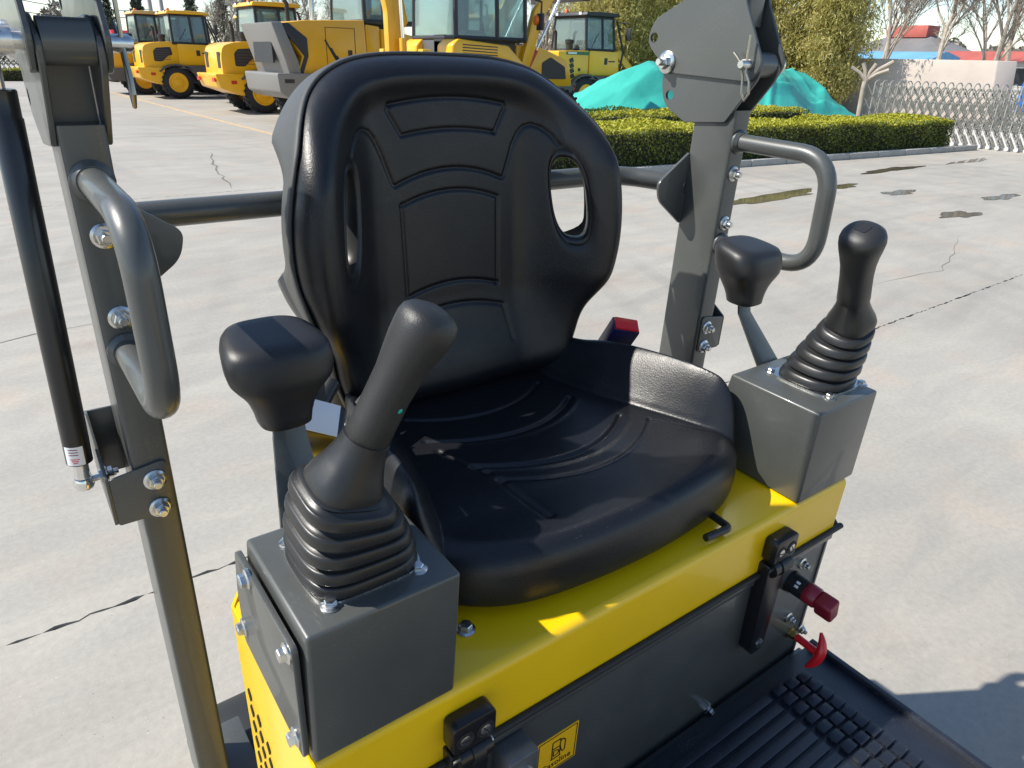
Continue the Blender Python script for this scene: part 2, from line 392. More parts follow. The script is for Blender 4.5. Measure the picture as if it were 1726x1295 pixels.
def front_gear():
    finish(prism(B(), round_poly([(-.98, .52), (-1.02, .75), (-1.55, 1.75), (-2.05, 2.05), (-2.12, 1.93), (-1.72, 1.62), (-1.22, .70), (-1.2, .52)], .05, 3), 'x', .44, .56), 'boom', yellow, EX, bevel=.01)
    finish(prism(B(), round_poly([(-2.0, 2.06), (-2.18, 2.0), (-2.34, .85), (-2.25, .83)], .03, 3), 'x', .455, .545), 'dipper_arm', yellow, EX, bevel=.01)
    finish(prism(B(), round_poly([(-2.36, .9), (-2.2, .88), (-2.02, .62), (-2.1, .42), (-2.42, .38), (-2.62, .55), (-2.5, .48), (-2.3, .52), (-2.22, .66)], .02, 3), 'x', .33, .67), 'bucket', grey, EX, bevel=.006)
    finish(prism(B(), [(-1.02, .12), (-1.0, .40), (-1.04, .40), (-1.09, .26), (-1.06, .12)], 'x', .02, .95), 'dozer_blade', grey, EX, bevel=.004)
    finish(tube(B(), [(.5, -1.06, .62), (.5, -1.58, 1.55)], .035, 14), 'boom_cylinder', grey, EX)
    finish(box(B(), .40, .60, -1.22, -.84, .46, .66), 'swing_bracket', grey, EX, bevel=.02)
front_gear()

# --- joystick consoles and joysticks, one per side
def console(right):
    X = (lambda x: MX - x) if right else (lambda x: x)
    x0, x1, d, zt = .0016, .1635, .165, 1.217
    dx = -.006 if right else .004     # slight outward lean of the folded sheet
    bm = hexa(B(), [(X(x0), .001, 1.0505), (X(x1), .001, 1.0505), (X(x1), d + .03, 1.0505), (X(x0), d + .03, 1.0505), (X(x0) + dx, -.001, zt), (X(x1) + dx, -.001, zt), (X(x1) + dx, d, zt), (X(x0) + dx, d, zt)])
    o = finish(bm, 'joystick_console', grey, EX, bevel=.0045, seg=3)
    cx, cy = (.911 if right else .0865), .080
    for sx, sy in ((-.046, -.054), (.046, -.054), (.046, .054), (-.046, .054)):
        hexbolt(o, (cx + sx, cy + sy, zt), (0, 0, 1), .0062, stub=False, flange=1.6)
    if not right:
        poly = round_poly([(.006, 1.204), (.170, 1.204), (.186, 1.135), (.186, 1.062), (.006, 1.058)], .008)
        c = finish(prism(B(), poly, 'x', -.006, .0005), 'cover_plate', grey, o, bevel=.0012)
        for y, z in ((.128, 1.196), (.176, 1.090), (.018, 1.192), (.022, 1.076)): hexbolt(o, (-.006, y, z), (-1, 0, 0), .0075, stub=False)
    # flange ring and ribbed boot
    finish(rings(B(), [sup(cx, cy, .0575, .0575, zt - .001, 5), sup(cx, cy, .0575, .0575, zt + .003, 5)]), 'boot_flange', zinc, o)
    js = finish(joystick_boot(cx, cy, zt + .002, right), 'joystick_boot', smoothp, EX, ang=89)
    joystick(js, cx, cy, zt, right)
    return o
def joystick_boot(cx, cy, z0, right):
    s = -1 if right else 1
    hs = (.0545, .0525, .0490, .0445, .0395, .0345) if right else (.0590, .0580, .0555, .0510, .0450, .0380); secs = []; N = 5; H = .102
    tx, ty = -s * .015, -.024; ee, ke = (2.5, 1.02) if right else (3.4, 1.)
    for k in range(N):
        h0, h1 = hs[k], hs[k + 1]
        for zz, hw in ((0.0, h0 - .0050), (.06, h0 - .0012), (.12, h0 - .0002), (.22, h0), (.60, h0 - .0018), (.72, h0 - .0030), (.77, h0 - .0048), (.80, h0 - .0090), (.93, h0 - .0102), (.97, h1 - .0062)):
            t = (k + zz) / N
            secs.append(sup(cx + tx * t, cy + ty * t, hw * ke, hw * ke, z0 + H * t, ee, 56, 0))
    out = []
    for i, r in enumerate(secs):
        t = (i / (len(secs) - 1)); out.append([(x, y, z + t * ((y - cy - ty * t) * .18 * t - s * (x - cx - tx * t) * .30 * t)) for x, y, z in r])
    c = out[-1]; mx = sum(p[0] for p in c) / len(c); my = sum(p[1] for p in c) / len(c); mz = sum(p[2] for p in c) / len(c)
    for q, dz in ((1.12, .002), (1.0, .005), (.6, .006)): out.append([(mx + (p[0] - mx) * q, my + (p[1] - my) * q, mz + (p[2] - mz) * q + dz) for p in c])
    return rings(B(), out)
def joystick(parent, cx, cy, zt, right):
    s = -1 if right else 1
    base = Vector((cx - s * .015, .056, zt + .104)); top = Vector(((.826 if right else .1440), .027, 1.502 if right else 1.486))
    ax = (top - base).normalized(); L = (top - base).length
    u = (Vector((1, 0, 0)) - ax * ax.x).normalized(); v = ax.cross(u)
    def sec(t, hx, hy, e=2.4, ox=0., oy=0., n=40):
        o = base + ax * t; out = []
        for i in range(n):
            a = 2 * math.pi * i / n; c, q = math.cos(a), math.sin(a)
            out.append(o + u * (math.copysign(abs(c) ** (2 / e), c) * hx + ox) + v * (math.copysign(abs(q) ** (2 / e), q) * hy + oy))
        return out
    fw = -.0   # finger side
    finish(rings(B(), [sec(-.014, .028, .028, 3.0), sec(-.004, .0340, .0330, 3.0), sec(.003, .0350, .0340, 2.9), sec(.013, .0330, .0322, 2.7), sec(.027, .0280, .0272, 2.5), sec(.040, .0240, .0234, 2.4), sec(.051, .0222, .0216, 2.3), sec(.0565, .0218, .0212, 2.3), sec(.0575, .018, .018, 2.3)]), 'stick_collar', smoothp, parent, ang=60)
    g = []
    for t, a, c, oy in ((.054, .0185, .0185, 0), (.0565, .0204, .0200, 0), (.078, .0200, .0196, 0), (.104, .0199, .0195, 0), (.124, .0206, .0203, .0006), (.142, .0224, .0226, .001), (.158, .0247, .0252, .002), (.170, .0260, .0266, .003), (.178, .0258, .0264, .003), (.1845, .0240, .0247, .003), (.1895, .0190, .0195, .003), (.1925, .011, .0115, .003), (.1933, .003, .003, .003)):
        kr = 1.13 if right else 1.; g.append(sec(t, a * kr, c * kr, 2.3, s * oy * .6, -oy))
    o = finish(rings(B(), g), 'grip', gripm, parent, ang=70)
    # indicator dot on the thumb side / blind hole on the other
    p = base + ax * .118 + u * (.010 * 1) - v * .0 ; 
    dirv = (Vector((.35, -.94, 0)) - ax * Vector((.35, -.94, 0)).dot(ax)).normalized()
    p = base + ax * .098 + dirv * .0192
    finish(lathe(B(), p, dirv, [(-.002, .0026), (.0006, .0026), (.0014, .0016), (.0017, .0003)], 14), 'indicator', green if not right else black, o)
    if right:
        lp = [sec(.2088, .008, .008, 4)]; finish(rings(B(), [sec(.1926, .009, .009, 5), sec(.1938, .009, .009, 5)]), 'shift_emblem', plast, o)
con_l = console(False); con_r = console(True)

# --- armrest hand pads on bent flat bars
def armrest(right):
    X = (lambda x: MX - x) if right else (lambda x: x)
    cx, cy = (.879 if right else .077), .236
    S = [(1.4105, .018, .012), (1.4103, .036, .026), (1.4095, .046, .036), (1.4065, .0535, .0430), (1.4010, .0580, .0470), (1.3930, .0600, .0490), (1.3800, .0600, .0490), (1.3690, .0580, .0470), (1.3600, .0530, .0430), (1.3510, .0465, .0385), (1.3420, .0405, .0345), (1.3330, .0360, .0310), (1.3230, .0325, .0282), (1.3130, .0305, .0265), (1.3112, .0280, .0243), (1.3110, .0180, .0150)]
    out = []
    for z, hx, hy in S:
        dn = max(0, min(1, (1.395 - z) / .08)); up_ = 1 - max(0, min(1, (1.375 - z) / .03))
        out.append([(x - (x - cx) * .16 * ((y - cy) / .05) * up_, y - .014 * dn, zz + (y - cy) * .13 * up_) for x, y, zz in sup(cx, cy, hx * .90, hy * .95, z, 3.1, 56)])
    o = finish(rings(B(), out[::-1]), 'armrest_pad', plast, EX, ang=70)
    q = .0022
    pts = [(.167, 1.140), (.170, 1.205), (.222, 1.290), (.228, 1.315)]
    bm = B(); rs = []
    for (y, z), (xa, xb) in zip(pts, (((.028, .088), (.028, .088), (.068, .100), (.069, .099)) if right else ((.044, .101), (.044, .100), (.062, .100), (.067, .099)))):
        rs.append([(X(xa), y - q, z), (X(xb), y - q, z), (X(xb), y + q, z + .001), (X(xa), y + q, z + .001)])
    rings(bm, rs); finish(bm, 'armrest_bracket', grey, o, bevel=.0008, ang=30)
    return o
armrest(False); armrest(True)

# --- seat: moulded vinyl over a hidden pan; the surface is one dense height field
def disc_grid(N):
    s = np.linspace(-1, 1, N); a, b = np.meshgrid(s, s, indexing='xy')
    return a * np.sqrt(1 - b * b / 2), b * np.sqrt(1 - a * a / 2)
def outline_r(half, cx, cy):       # half outline (dx>=0) -> r(theta), smooth and periodic
    pts = list(half) + [(-x, y) for x, y in reversed(half[1:-1])]
    P = np.array([(x - cx, y - cy) for x, y in pts]); n = len(P); out = []
    for i in range(n):
        p0, p1, p2, p3 = P[i - 1], P[i], P[(i + 1) % n], P[(i + 2) % n]
        for t in np.linspace(0, 1, 14, endpoint=False):
            out.append(.5 * (2 * p1 + (p2 - p0) * t + (2 * p0 - 5 * p1 + 4 * p2 - p3) * t * t + (3 * p1 - p0 - 3 * p2 + p3) * t ** 3))
    out = np.array(out); th = np.arctan2(out[:, 1], out[:, 0]); r = np.hypot(out[:, 0], out[:, 1]); o = np.argsort(th)
    th, r = th[o], r[o]; th = np.concatenate([th[-3:] - 2 * np.pi, th, th[:3] + 2 * np.pi]); r = np.concatenate([r[-3:], r, r[:3]])
    return lambda t: np.interp(t, th, r)
def seg_dist(x, y, poly):
    d = np.full(x.shape, 9.)
    for (ax, ay), (bx, by) in zip(poly, poly[1:]):
        vx, vy = bx - ax, by - ay; L = vx * vx + vy * vy
        if L < 1e-12: continue
        t = np.clip(((x - ax) * vx + (y - ay) * vy) / L, 0, 1); d = np.minimum(d, np.hypot(x - ax - t * vx, y - ay - t * vy))
    return d
def arc(x0, y0, x1, y1, sag, n=14):
    return [(x0 + (x1 - x0) * t, y0 + (y1 - y0) * t + sag * 4 * t * (1 - t)) for t in (i / n for i in range(n + 1))]
def grid_faces(N, M=None):
    M = M or N; i = np.arange(M - 1)[:, None] * N + np.arange(N - 1)[None, :]
    return np.stack([i, i + 1, i + N + 1, i + N], -1).reshape(-1, 4)

CUSH = [(0, .030), (.1, .035), (.19, .050), (.252, .082), (.290, .128), (.304, .19), (.300, .27), (.280, .36), (.246, .44), (.212, .515), (.13, .556), (0, .566)]
cr = outline_r(CUSH, 0, .26)
def cush_z(x, y, rho):
    ax = np.abs(x)
    z = 1.140 + .006 * sstep(.16, .06, y) - .016 * sstep(.16, .46, y)
    foot = np.interp(y, [.06, .10, .16, .25, .36, .50], [.288, .275, .247, .216, .186, .160])
    ridge = np.interp(y, [.06, .12, .2, .36, .50], [.303, .294, .279, .258, .228])
    hgt = .086 * sstep(.055, .17, y)
    u = np.clip((ax - foot) / np.maximum(ridge - foot, .012), 0, 1)
    bol = np.where(u < 1, (u * .75 + .25 * u * u * (3 - 2 * u)) , 1.)
    bol = bol * sstep(-.06, .16, u) 
    z = z + hgt * bol
    z -= .012 * sstep(.0, .035, ax - ridge) * sstep(.055, .17, y)
    def groove(poly, wd, dep): return dep * np.exp(-(seg_dist(x, y, poly) / wd) ** 2)
    for c in (-1,):
        z -= groove(arc(-.135, .262, .165, .262, -.058), .0042, .0055)
        z -= groove(arc(-.128, .246, .172, .246, -.058), .0050, -.0015)
        z -= groove([(-.150, .330), (-.135, .262), (-.126, .232)], .0050, .0045)
        z -= groove([(-.122, .205), (-.120, .100)], .0060, .0050)
        z -= groove(arc(-.120, .205, .195, .222, -.058), .0040, .0020)
        z -= groove([(.195, .222), (.262, .120)], .0040, .0020)
        z -= groove(arc(-.150, .368, .145, .368, -.056), .0042, .0052)
        z -= groove(arc(-.145, .352, .150, .352, -.056), .0050, -.0014)
        z -= groove(arc(-.140, .448, .135, .448, -.050), .0045, .0045)
    t = np.clip((rho - .865) / .135, 0, 1); z = z - .036 * (1 - np.sqrt(1 - t ** 2.2 * .998))
    return z
def make_cushion():
    N = 300; a, b = disc_grid(N); rho = np.hypot(a, b); th = np.arctan2(b, a); r = cr(th) * rho
    x = r * np.cos(th); y = .26 + r * np.sin(th); z = cush_z(x, y, rho)
    V = np.stack([XC + x, y, z], -1).reshape(-1, 3)
    F = grid_faces(N)
    # skirt
    idx = np.concatenate([np.arange(N), np.arange(1, N) * N + N - 1, (N - 1) * N + np.arange(N - 2, -1, -1), np.arange(N - 2, 0, -1) * N]); n = len(idx)
    ring = V[idx]; base = len(V); Vs = [V]; Fs = [F]; prev = idx
    zlow = 1.064
    for k, (t, sc) in enumerate(((.25, 1.003), (.5, 1.004), (.75, 1.0), (.92, .992), (1., .975), (1., .90))):
        q = ring.copy(); q[:, 0] = XC + (q[:, 0] - XC) * sc; q[:, 1] = .26 + (q[:, 1] - .26) * sc; q[:, 2] = ring[:, 2] + (zlow - ring[:, 2]) * t
        cur = np.arange(base, base + n); Vs.append(q); base += n
        Fs.append(np.stack([prev, cur, np.roll(cur, -1), np.roll(prev, -1)], -1)); prev = cur
    o = np_obj('seat_cushion', np.concatenate(Vs), np.concatenate(Fs), vinyl, EX)
    bm = B(); bm.from_mesh(o.data); bmesh.ops.recalc_face_normals(bm, faces=bm.faces); bm.to_mesh(o.data); bm.free()
    return o
seat = make_cushion()
finish(box(B(), XC - .2, XC + .2, .09, .5, 1.0505, 1.075), 'seat_rail', black, seat, bevel=.004)

BACK = [(0, 1.668), (.110, 1.664), (.182, 1.646), (.236, 1.606), (.274, 1.545), (.296, 1.465), (.298, 1.385), (.280, 1.312), (.250, 1.250), (.236, 1.190), (.215, 1.140), (.17, 1.118), (.1, 1.112), (0, 1.110)]
BZ = 1.42
brf = outline_r(BACK, 0, BZ)
HOLE = (.205, 1.450, .0205, .069)
def hole_d(x, z):      # <1 inside the grab slot
    return ((np.abs(np.abs(x) - HOLE[0] + (z - HOLE[1]) * .10) / HOLE[2]) ** 2.6 + (np.abs(z - HOLE[1]) / HOLE[3]) ** 2.6) ** (1 / 2.6)
def back_y(x, z, rho):
    ax = np.abs(x)
    y = .528 + .085 * (z - 1.3) - .030 * sstep(1.30, 1.14, z)
    g = sstep(1.70, 1.50, z) * .75 + .25; g = g * (.55 + .45 * sstep(1.18, 1.33, z))
    y = y - .122 * sstep(.118, .276, ax) ** 1.1 * g
    y = y - .018 * sstep(.74, .92, rho) * sstep(1.50, 1.60, z) * (1 - sstep(.16, .24, ax))
    def groove(poly, wd, dep): return dep * np.exp(-(seg_dist(x, z, poly) / wd) ** 2)
    P1 = arc(-.104, 1.600, .104, 1.600, .010) ; P1b = arc(-.086, 1.556, .086, 1.556, .008)
    y = y + groove(P1 + [(.108, 1.594), (.086, 1.556)], .0032, .0032) + groove([(-.104, 1.600), (-.108, 1.592), (-.086, 1.556)] + P1b, .0032, .0032)
    bell = [(-.190, 1.538), (-.180, 1.554), (-.168, 1.564), (-.155, 1.568), (-.143, 1.564), (-.133, 1.553), (-.124, 1.535), (-.116, 1.513), (-.106, 1.486)] + arc(-.102, 1.482, .102, 1.482, .022) + [(.106, 1.486), (.116, 1.513), (.124, 1.535), (.133, 1.553), (.143, 1.564), (.155, 1.568), (.168, 1.564), (.180, 1.554), (.190, 1.538)]
    y = y + groove(bell, .0032, .0034)
    P3 = arc(-.092, 1.452, .092, 1.452, .018) + [(.092, 1.452), (.090, 1.302)]; y = y + groove(P3, .0032, .0032)
    y = y + groove([(-.092, 1.452), (-.090, 1.302)] + arc(-.090, 1.302, .090, 1.302, .016), .0032, .0032)
    y = y + groove([(-.11, 1.20), (-.10, 1.262)] + arc(-.10, 1.262, .10, 1.262, .016) + [(.11, 1.20)], .0040, .0028)
    hd = hole_d(x, z); y = y + .009 * np.exp(-((np.maximum(hd, 1) - 1) / .22) ** 2)
    t = np.clip((rho - .84) / .16, 0, 1); y = y + .050 * (1 - np.sqrt(1 - t ** 2.2 * .998))
    return y
def make_backrest():
    N = 330; a, b = disc_grid(N); rho = np.hypot(a, b); th = np.arctan2(b, a); r = brf(th) * rho
    x = r * np.cos(th); z = BZ + r * np.sin(th); y = back_y(x, z, rho)
    V = np.stack([XC + x, y, z], -1).reshape(-1, 3); F = grid_faces(N)
    xc = x.ravel()[F].mean(1); zc = z.ravel()[F].mean(1); F = F[hole_d(xc, zc) > 1.02]
    idx = np.concatenate([np.arange(N), np.arange(1, N) * N + N - 1, (N - 1) * N + np.arange(N - 2, -1, -1), np.arange(N - 2, 0, -1) * N]); n = len(idx)
    ring = V[idx]; base = len(V); q = ring.copy(); q[:, 1] += .012; q[:, 0] = XC + (q[:, 0] - XC) * .985; q[:, 2] = BZ + (q[:, 2] - BZ) * .985
    cur = np.arange(base, base + n)
    o = np_obj('seat_backrest', np.concatenate([V, q]), np.concatenate([F, np.stack([idx, cur, np.roll(cur, -1), np.roll(idx, -1)], -1)]), vinyl, EX)
    # moulded back shell
    n = 200; th = np.linspace(-np.pi, np.pi, n, endpoint=False); rr = brf(th); Vs = []; 
    cx_, sz_ = np.cos(th), np.sin(th); x1 = rr * cx_; z1 = BZ + rr * sz_; yr = back_y(x1, z1, np.ones(n)); yb = .528 + .085 * (z1 - 1.3) + .075; win = sstep(1.28, 1.40, z1) * sstep(1.62, 1.50, z1); yb = np.minimum(yb, yr + .058 + (1 - win) * .2)
    for sc, f in ((1.000, -.06), (1.012, -.10), (1.018, -.02), (1.018, .10), (1.002, .13), (.996, .5), (.985, .85), (.93, 1.), (.72, 1.02), (.4, 1.04)):
        y = yr + .002 + (yb - yr) * f
        zz = BZ + rr * sz_ * sc
        Vs.append(np.stack([XC + rr * cx_ * sc, y, zz], -1))
    K = len(Vs); V = np.concatenate(Vs); i = np.arange(K - 1)[:, None] * n + np.arange(n)[None, :]; j = np.arange(K - 1)[:, None] * n + (np.arange(n)[None, :] + 1) % n
    F = np.stack([i, j, j + n, i + n], -1).reshape(-1, 4)
    xcs = V[F][:, :, 0].mean(1) - XC; zcs = V[F][:, :, 2].mean(1)
    keep = ~((np.repeat(np.arange(K - 1), n) >= 7) & (np.abs(xcs) > .115) & (np.abs(zcs - HOLE[1]) < .105))
    sh = np_obj('back_shell', V, F[keep], shellm, o)
    # lower knuckles of the shell beside the cushion
    for s in (-1, 1):
        S = []
        for zz, hx, hy in ((1.115, .020, .03), (1.13, .028, .042), (1.19, .032, .05), (1.235, .030, .048), (1.255, .024, .04), (1.262, .012, .02)): S.append(sup(XC + s * .222, .535, hx, hy, zz, 2.6, 28))
        finish(rings(B(), S), 'recliner_cover', shellm, o, ang=70)
    # bezels lining the two grab slots
    for s in (-1, 1):
        n = 60; V = []
        for sc, dy in ((1.16, .0008), (1.12, -.0030), (1.04, -.0035), (.98, .001), (.97, .012), (1.0, .026), (1.14, .030)):
            ring = []
            for k in range(n):
                a_ = 2 * math.pi * k / n; c, q = math.cos(a_), math.sin(a_); e = 2.6
                dz = math.copysign(abs(q) ** (2 / e), q) * HOLE[3] * sc; dx_ = math.copysign(abs(c) ** (2 / e), c) * HOLE[2] * sc
                xx = s * (HOLE[0] - dz * .10) + dx_; zz = HOLE[1] + dz
                ring.append((XC + xx + s * .6 * dy, float(back_y(np.array([xx]), np.array([zz]), np.array([.6]))[0]) + dy * .85, zz))
            V.append(ring)
        finish(rings(B(), V, False, False), 'slot_bezel', smoothp, o, ang=60)
    return o
back = make_backrest()
# seat belt buckle, red release button; belt retractor with its white label
def buckle():
    mt = Matrix.Translation((.787, .425, 1.180)) @ Matrix.Rotation(R(-32), 4, 'Z') @ Matrix.Rotation(R(30), 4, 'X') @ Matrix.Rotation(R(12), 4, 'Y')
    bm = box(B(), -.026, .026, -.016, .016, -.035, .056)
    for v in bm.verts: v.co = mt @ v.co
    o = finish(bm, 'belt_buckle', blue, EX, bevel=.003)
    bm = box(B(), -.0235, .0235, -.0135, .0135, .050, .0595)
    for v in bm.verts: v.co = mt @ v.co
    finish(bm, 'release_button', red, o, bevel=.002)
    bm = box(B(), -.012, .012, -.003, .003, -.12, -.018)
    for v in bm.verts: v.co = mt @ v.co
    finish(bm, 'buckle_strap', black, o, bevel=.001)
buckle()
def retractor():
    mt = Matrix.Translation((.143, .325, 1.232)) @ Matrix.Rotation(R(-16), 4, 'Z') @ Matrix.Rotation(R(24), 4, 'Y') @ Matrix.Rotation(R(38), 4, 'X')
    def bx(n, m, P, bev, par):
        bm = box(B(), *P)
        for v in bm.verts: v.co = mt @ v.co
        return finish(bm, n, m, par, bevel=bev)
    o = bx('belt_retractor', gloss, (-.026, .034, -.024, .024, -.060, .034), .006, EX)
    bx('white_label', white, (-.024, .024, -.022, .022, .0335, .0352), .0004, o)
    tb = tube(B(), fillet([(.155, .36, 1.16), (.185, .40, 1.22), (.215, .425, 1.235)], .03), .012, 12); finish(tb, 'belt_sleeve', smoothp, o)
    finish(box(B(), .150, .19, .39, .393, 1.15, 1.26), 'belt_webbing', belt, o)
    finish(tube(B(), fillet([(.205, .33, 1.14), (.235, .40, 1.185), (.29, .44, 1.195)], .03), .014, 14), 'recliner_lever', shellm, o)
retractor()
# seat slide lever
finish(tube(B(), fillet([(.655, .11, 1.062), (.648, .012, 1.064), (.598, .016, 1.064)], .010), .0058, 12), 'seat_slide_lever', smoothp, EX, ang=60)

# --- roll bar posts (mirrored pair)
def post(right):
    X = (lambda x: MX - x) if right else (lambda x: x)
    s = -1 if right else 1                       # +x points inwards on the left post
    xi, xo = -.0185, -.0625                      # inner and outer face of the left tube
    ya, yb = .390, .484
    o = finish(prism(B(), round_poly([(X(xo), ya), (X(xi), ya), (X(xi), yb), (X(xo), yb)], .006, 4), 'z', .56, 1.60), 'canopy_post', grey, EX, ang=30)
    # fold joint: lower cheeks fixed to the post, upper cheeks carry the upper frame
    low = round_poly([(.501, 1.568), (.560, 1.594), (.574, 1.634), (.566, 1.690), (.40, 1.700), (.350, 1.680), (.352, 1.656), (.408, 1.578)], [.004, .02, .02, .02, .01, .02, .012, .004], 5)
    up = round_poly([(.620, 1.704), (.606, 1.742), (.515, 1.785), (.500, 1.86), (.395, 1.86), (.402, 1.776), (.345, 1.680), (.362, 1.6485), (.545, 1.6515), (.586, 1.675)], [.02, .02, .01, .002, .002, .01, .014, .012, .012, .02], 5)
    def cheek(poly, x0, x1, name, holes):
        bm = B(); P2 = lambda p, x: (x, p[0], p[1])
        prism(bm, poly, 'x', min(x0, x1), max(x0, x1))
        c = finish(bm, name, grey, o, bevel=.0012, seg=1, ang=1)
        for (hy, hz) in holes:
            cut = finish(lathe(B(), (min(x0, x1) - .02, hy, hz), (1, 0, 0), [(0, .0095), (abs(x1 - x0) + .04, .0095)], 20), 'cut', black)
            cut.parent = EX
            md = c.modifiers.new('hole', 'BOOLEAN'); md.object = cut; md.operation = 'DIFFERENCE'; md.solver = 'EXACT'
            CUTS.append((c, md, cut))
        return c
    cheek(low, X(-.0185), X(-.0125), 'hinge_cheek', [(.548, 1.613)])
    cheek(low, X(-.0625), X(-.0685), 'hinge_cheek', [(.548, 1.613)])
    cheek(up, X(-.0120), X(-.0060), 'upper_cheek', [(.601, 1.711)])
    cheek(up, X(-.0690), X(-.0750), 'upper_cheek', [(.601, 1.711)])
    # closed web of the lower joint, seen from the front as a dark U
    finish(box(B(), min(X(-.0195), X(-.0615)), max(X(-.0195), X(-.0615)), .424, .430, 1.56, 1.668), 'hinge_web', grey, o)
    finish(tube(B(), [(X(-.0190), .374, 1.676), (X(-.0620), .374, 1.676)], .021, 22), 'hinge_boss', grey, o)
    # upper frame
    uf = finish(prism(B(), round_poly([(X(-.0625), .402), (X(-.0185), .402), (X(-.0185), .496), (X(-.0625), .496)], .006, 4), 'z', 1.735, 2.25), 'upper_post', grey, EX, ang=30)
    # pivot bolt (rear) and lynch pin (front)
    hexbolt(o, (X(-.006), .559, 1.670), (s, 0, 0), .013, 'pivot_nut', flange=1.55)
    hexbolt(o, (X(-.075), .559, 1.670), (-s, 0, 0), .013, 'pivot_bolt', stub=False, flange=1.55)
    finish(lathe(B(), (X(-.095), .373, 1.676), (s, 0, 0), [(0, .013), (.012, .013), (.0121, .0085), (.1075, .0085), (.111, .006)], 18), 'lock_pin', zinc, o)
    px = X(.006)
    pth = [(px, .398, 1.694), (px, .388, 1.686), (px, .379, 1.677), (px, .371, 1.655), (px, .368, 1.632), (px, .3605, 1.620), (px, .353, 1.632), (px, .3565, 1.650), (px, .366, 1.664), (px, .3685, 1.680), (px, .3695, 1.708), (px, .370, 1.722)]
    finish(tube(B(), pth, .0022, 8), 'cotter_clip', pinm, o)
    # grab handle with weld collars
    xh = -.0405
    hp = fillet([(X(xh), .392, 1.546), (X(xh), .198, 1.546), (X(xh), .190, 1.358), (X(xh), .392, 1.356)], .062, 10)
    h = finish(tube(B(), hp, .0150, 20), 'grab_handle', grey, EX, ang=60)
    for z in (1.546, 1.356): finish(lathe(B(), (X(xh), .3905, z), (0, -1, 0), [(0, .0215), (.004, .0215), (.006, .0195), (.010, .0165)], 24), 'weld_collar', grey, h)
    for z in (1.489, 1.396): hexbolt(o, (X(xh), ya, z), (0, -1, 0), .0095)
    # bracket for the gas strut
    q = .004
    br = round_poly([(X(-.090), 1.128), (X(-.024), 1.128), (X(-.024), 1.206), (X(-.090), 1.196)], [.004, .008, .010, .004], 4)
    b = finish(prism(B(), br, 'y', ya - q, ya - .0005), 'strut_bracket', grey, EX, bevel=.001)
    fl = round_poly([(ya - q, 1.129), (.4895, 1.150), (.4895, 1.245), (.47, 1.249), (ya - q, 1.196)], .004, 3)
    finish(prism(B(), fl, 'x', min(X(-.094), X(-.090)), max(X(-.094), X(-.090))), 'bracket_flange', grey, b, bevel=.001)
    finish(box(B(), min(X(-.094), X(-.03)), max(X(-.094), X(-.03)), .4855, .4895, 1.15, 1.245), 'bracket_back', grey, b, bevel=.001)
    for z in (1.181, 1.139): hexbolt(b, (X(xh), ya - q, z), (0, -1, 0), .0095)
    # gusset behind, and foot
    gp = round_poly([(X(-.019), 1.515), (X(.058), 1.462), (X(.050), 1.428), (X(-.019), 1.378)], [.002, .012, .03, .002], 6)
    finish(prism(B(), gp, 'y', .481, .487), 'gusset', grey, o, bevel=.001)
    ft = finish(box(B(), min(X(-.060), X(.03)), max(X(-.060), X(.03)), .385, .52, .545, .565), 'post_foot', grey, EX, bevel=.003)
    hexbolt(ft, (X(-.005), .378, .565), (0, 0, 1), .011)
    finish(box(B(), min(X(-.02), X(.12)), max(X(-.02), X(.12)), .38, .50, .47, .545), 'post_support', black, EX, bevel=.004)
    return o
CUTS = []
post(False); post(True)
for c, md, cut in CUTS: cut.hide_render = False
bpy.context.view_layer.update()
dg = bpy.context.evaluated_depsgraph_get()
for c, md, cut in CUTS:
    me = bpy.data.meshes.new_from_object(c.evaluated_get(dg)); c.modifiers.remove(md); c.data = me; me.polygons.foreach_set('use_smooth', np.zeros(len(me.polygons), dtype=bool)); me.update()
for c, md, cut in CUTS:
    me = cut.data; bpy.data.objects.remove(cut); bpy.data.meshes.remove(me)
finish(tube(B(), fillet([(-.04, .45, 2.23), (-.04, .45, 2.27), (1.01, .45, 2.27), (1.01, .45, 2.23)], .06), .02, 14), 'roll_bar', grey, EX, ang=60)
rb = fillet([(-.034, .46, 1.455), (-.030, .602, 1.458), (.09, .602, 1.458), (.86, .602, 1.458), (.93, .592, 1.457), (1.0, .49, 1.452)], .06, 8)
finish(tube(B(), rb, .0185, 20), 'rear_bar', grey, EX, ang=60)
# --- gas strut with ball joint
a, b_ = Vector((-.1125, .42, 1.212)), Vector((-.0985, .425, 1.632))
st = finish(lathe(B(), a, b_ - a, [(0, .012), (.002, .0145), (.392, .0145), (.3935, .0135), (.418, .0135), (.4195, .012)], 26), 'gas_strut', gloss, EX, ang=40)
finish(lathe(B(), b_ - (b_ - a).normalized() * .002, b_ - a, [(0, .0045), (.36, .0045)], 12), 'piston_rod', chrome, st)
finish(lathe(B(), a + Vector((0, 0, .004)), a - b_, [(0, .0085), (.020, .0085), (.024, .0095)], 20), 'end_fitting', chrome, st)
finish(lathe(B(), (-.1135, .42, 1.172), (0, 0, 1), [(0, .001), (.0012, .0055), (.004, .0095), (.0085, .0115), (.0135, .0115), (.018, .0095)], 20), 'ball_socket', chrome, st)
finish(lathe(B(), (-.108, .42, 1.185), (1, 0, .06), [(0, .0055), (.006, .0045), (.012, .0045), (.0121, .0095), (.018, .0095), (.0181, .0045), (.030, .0045)], 6), 'ball_stud', zinc, st)
hexbolt(st, (-.0895, .42, 1.188), (1, 0, 0), .0075, 'stud_nut')
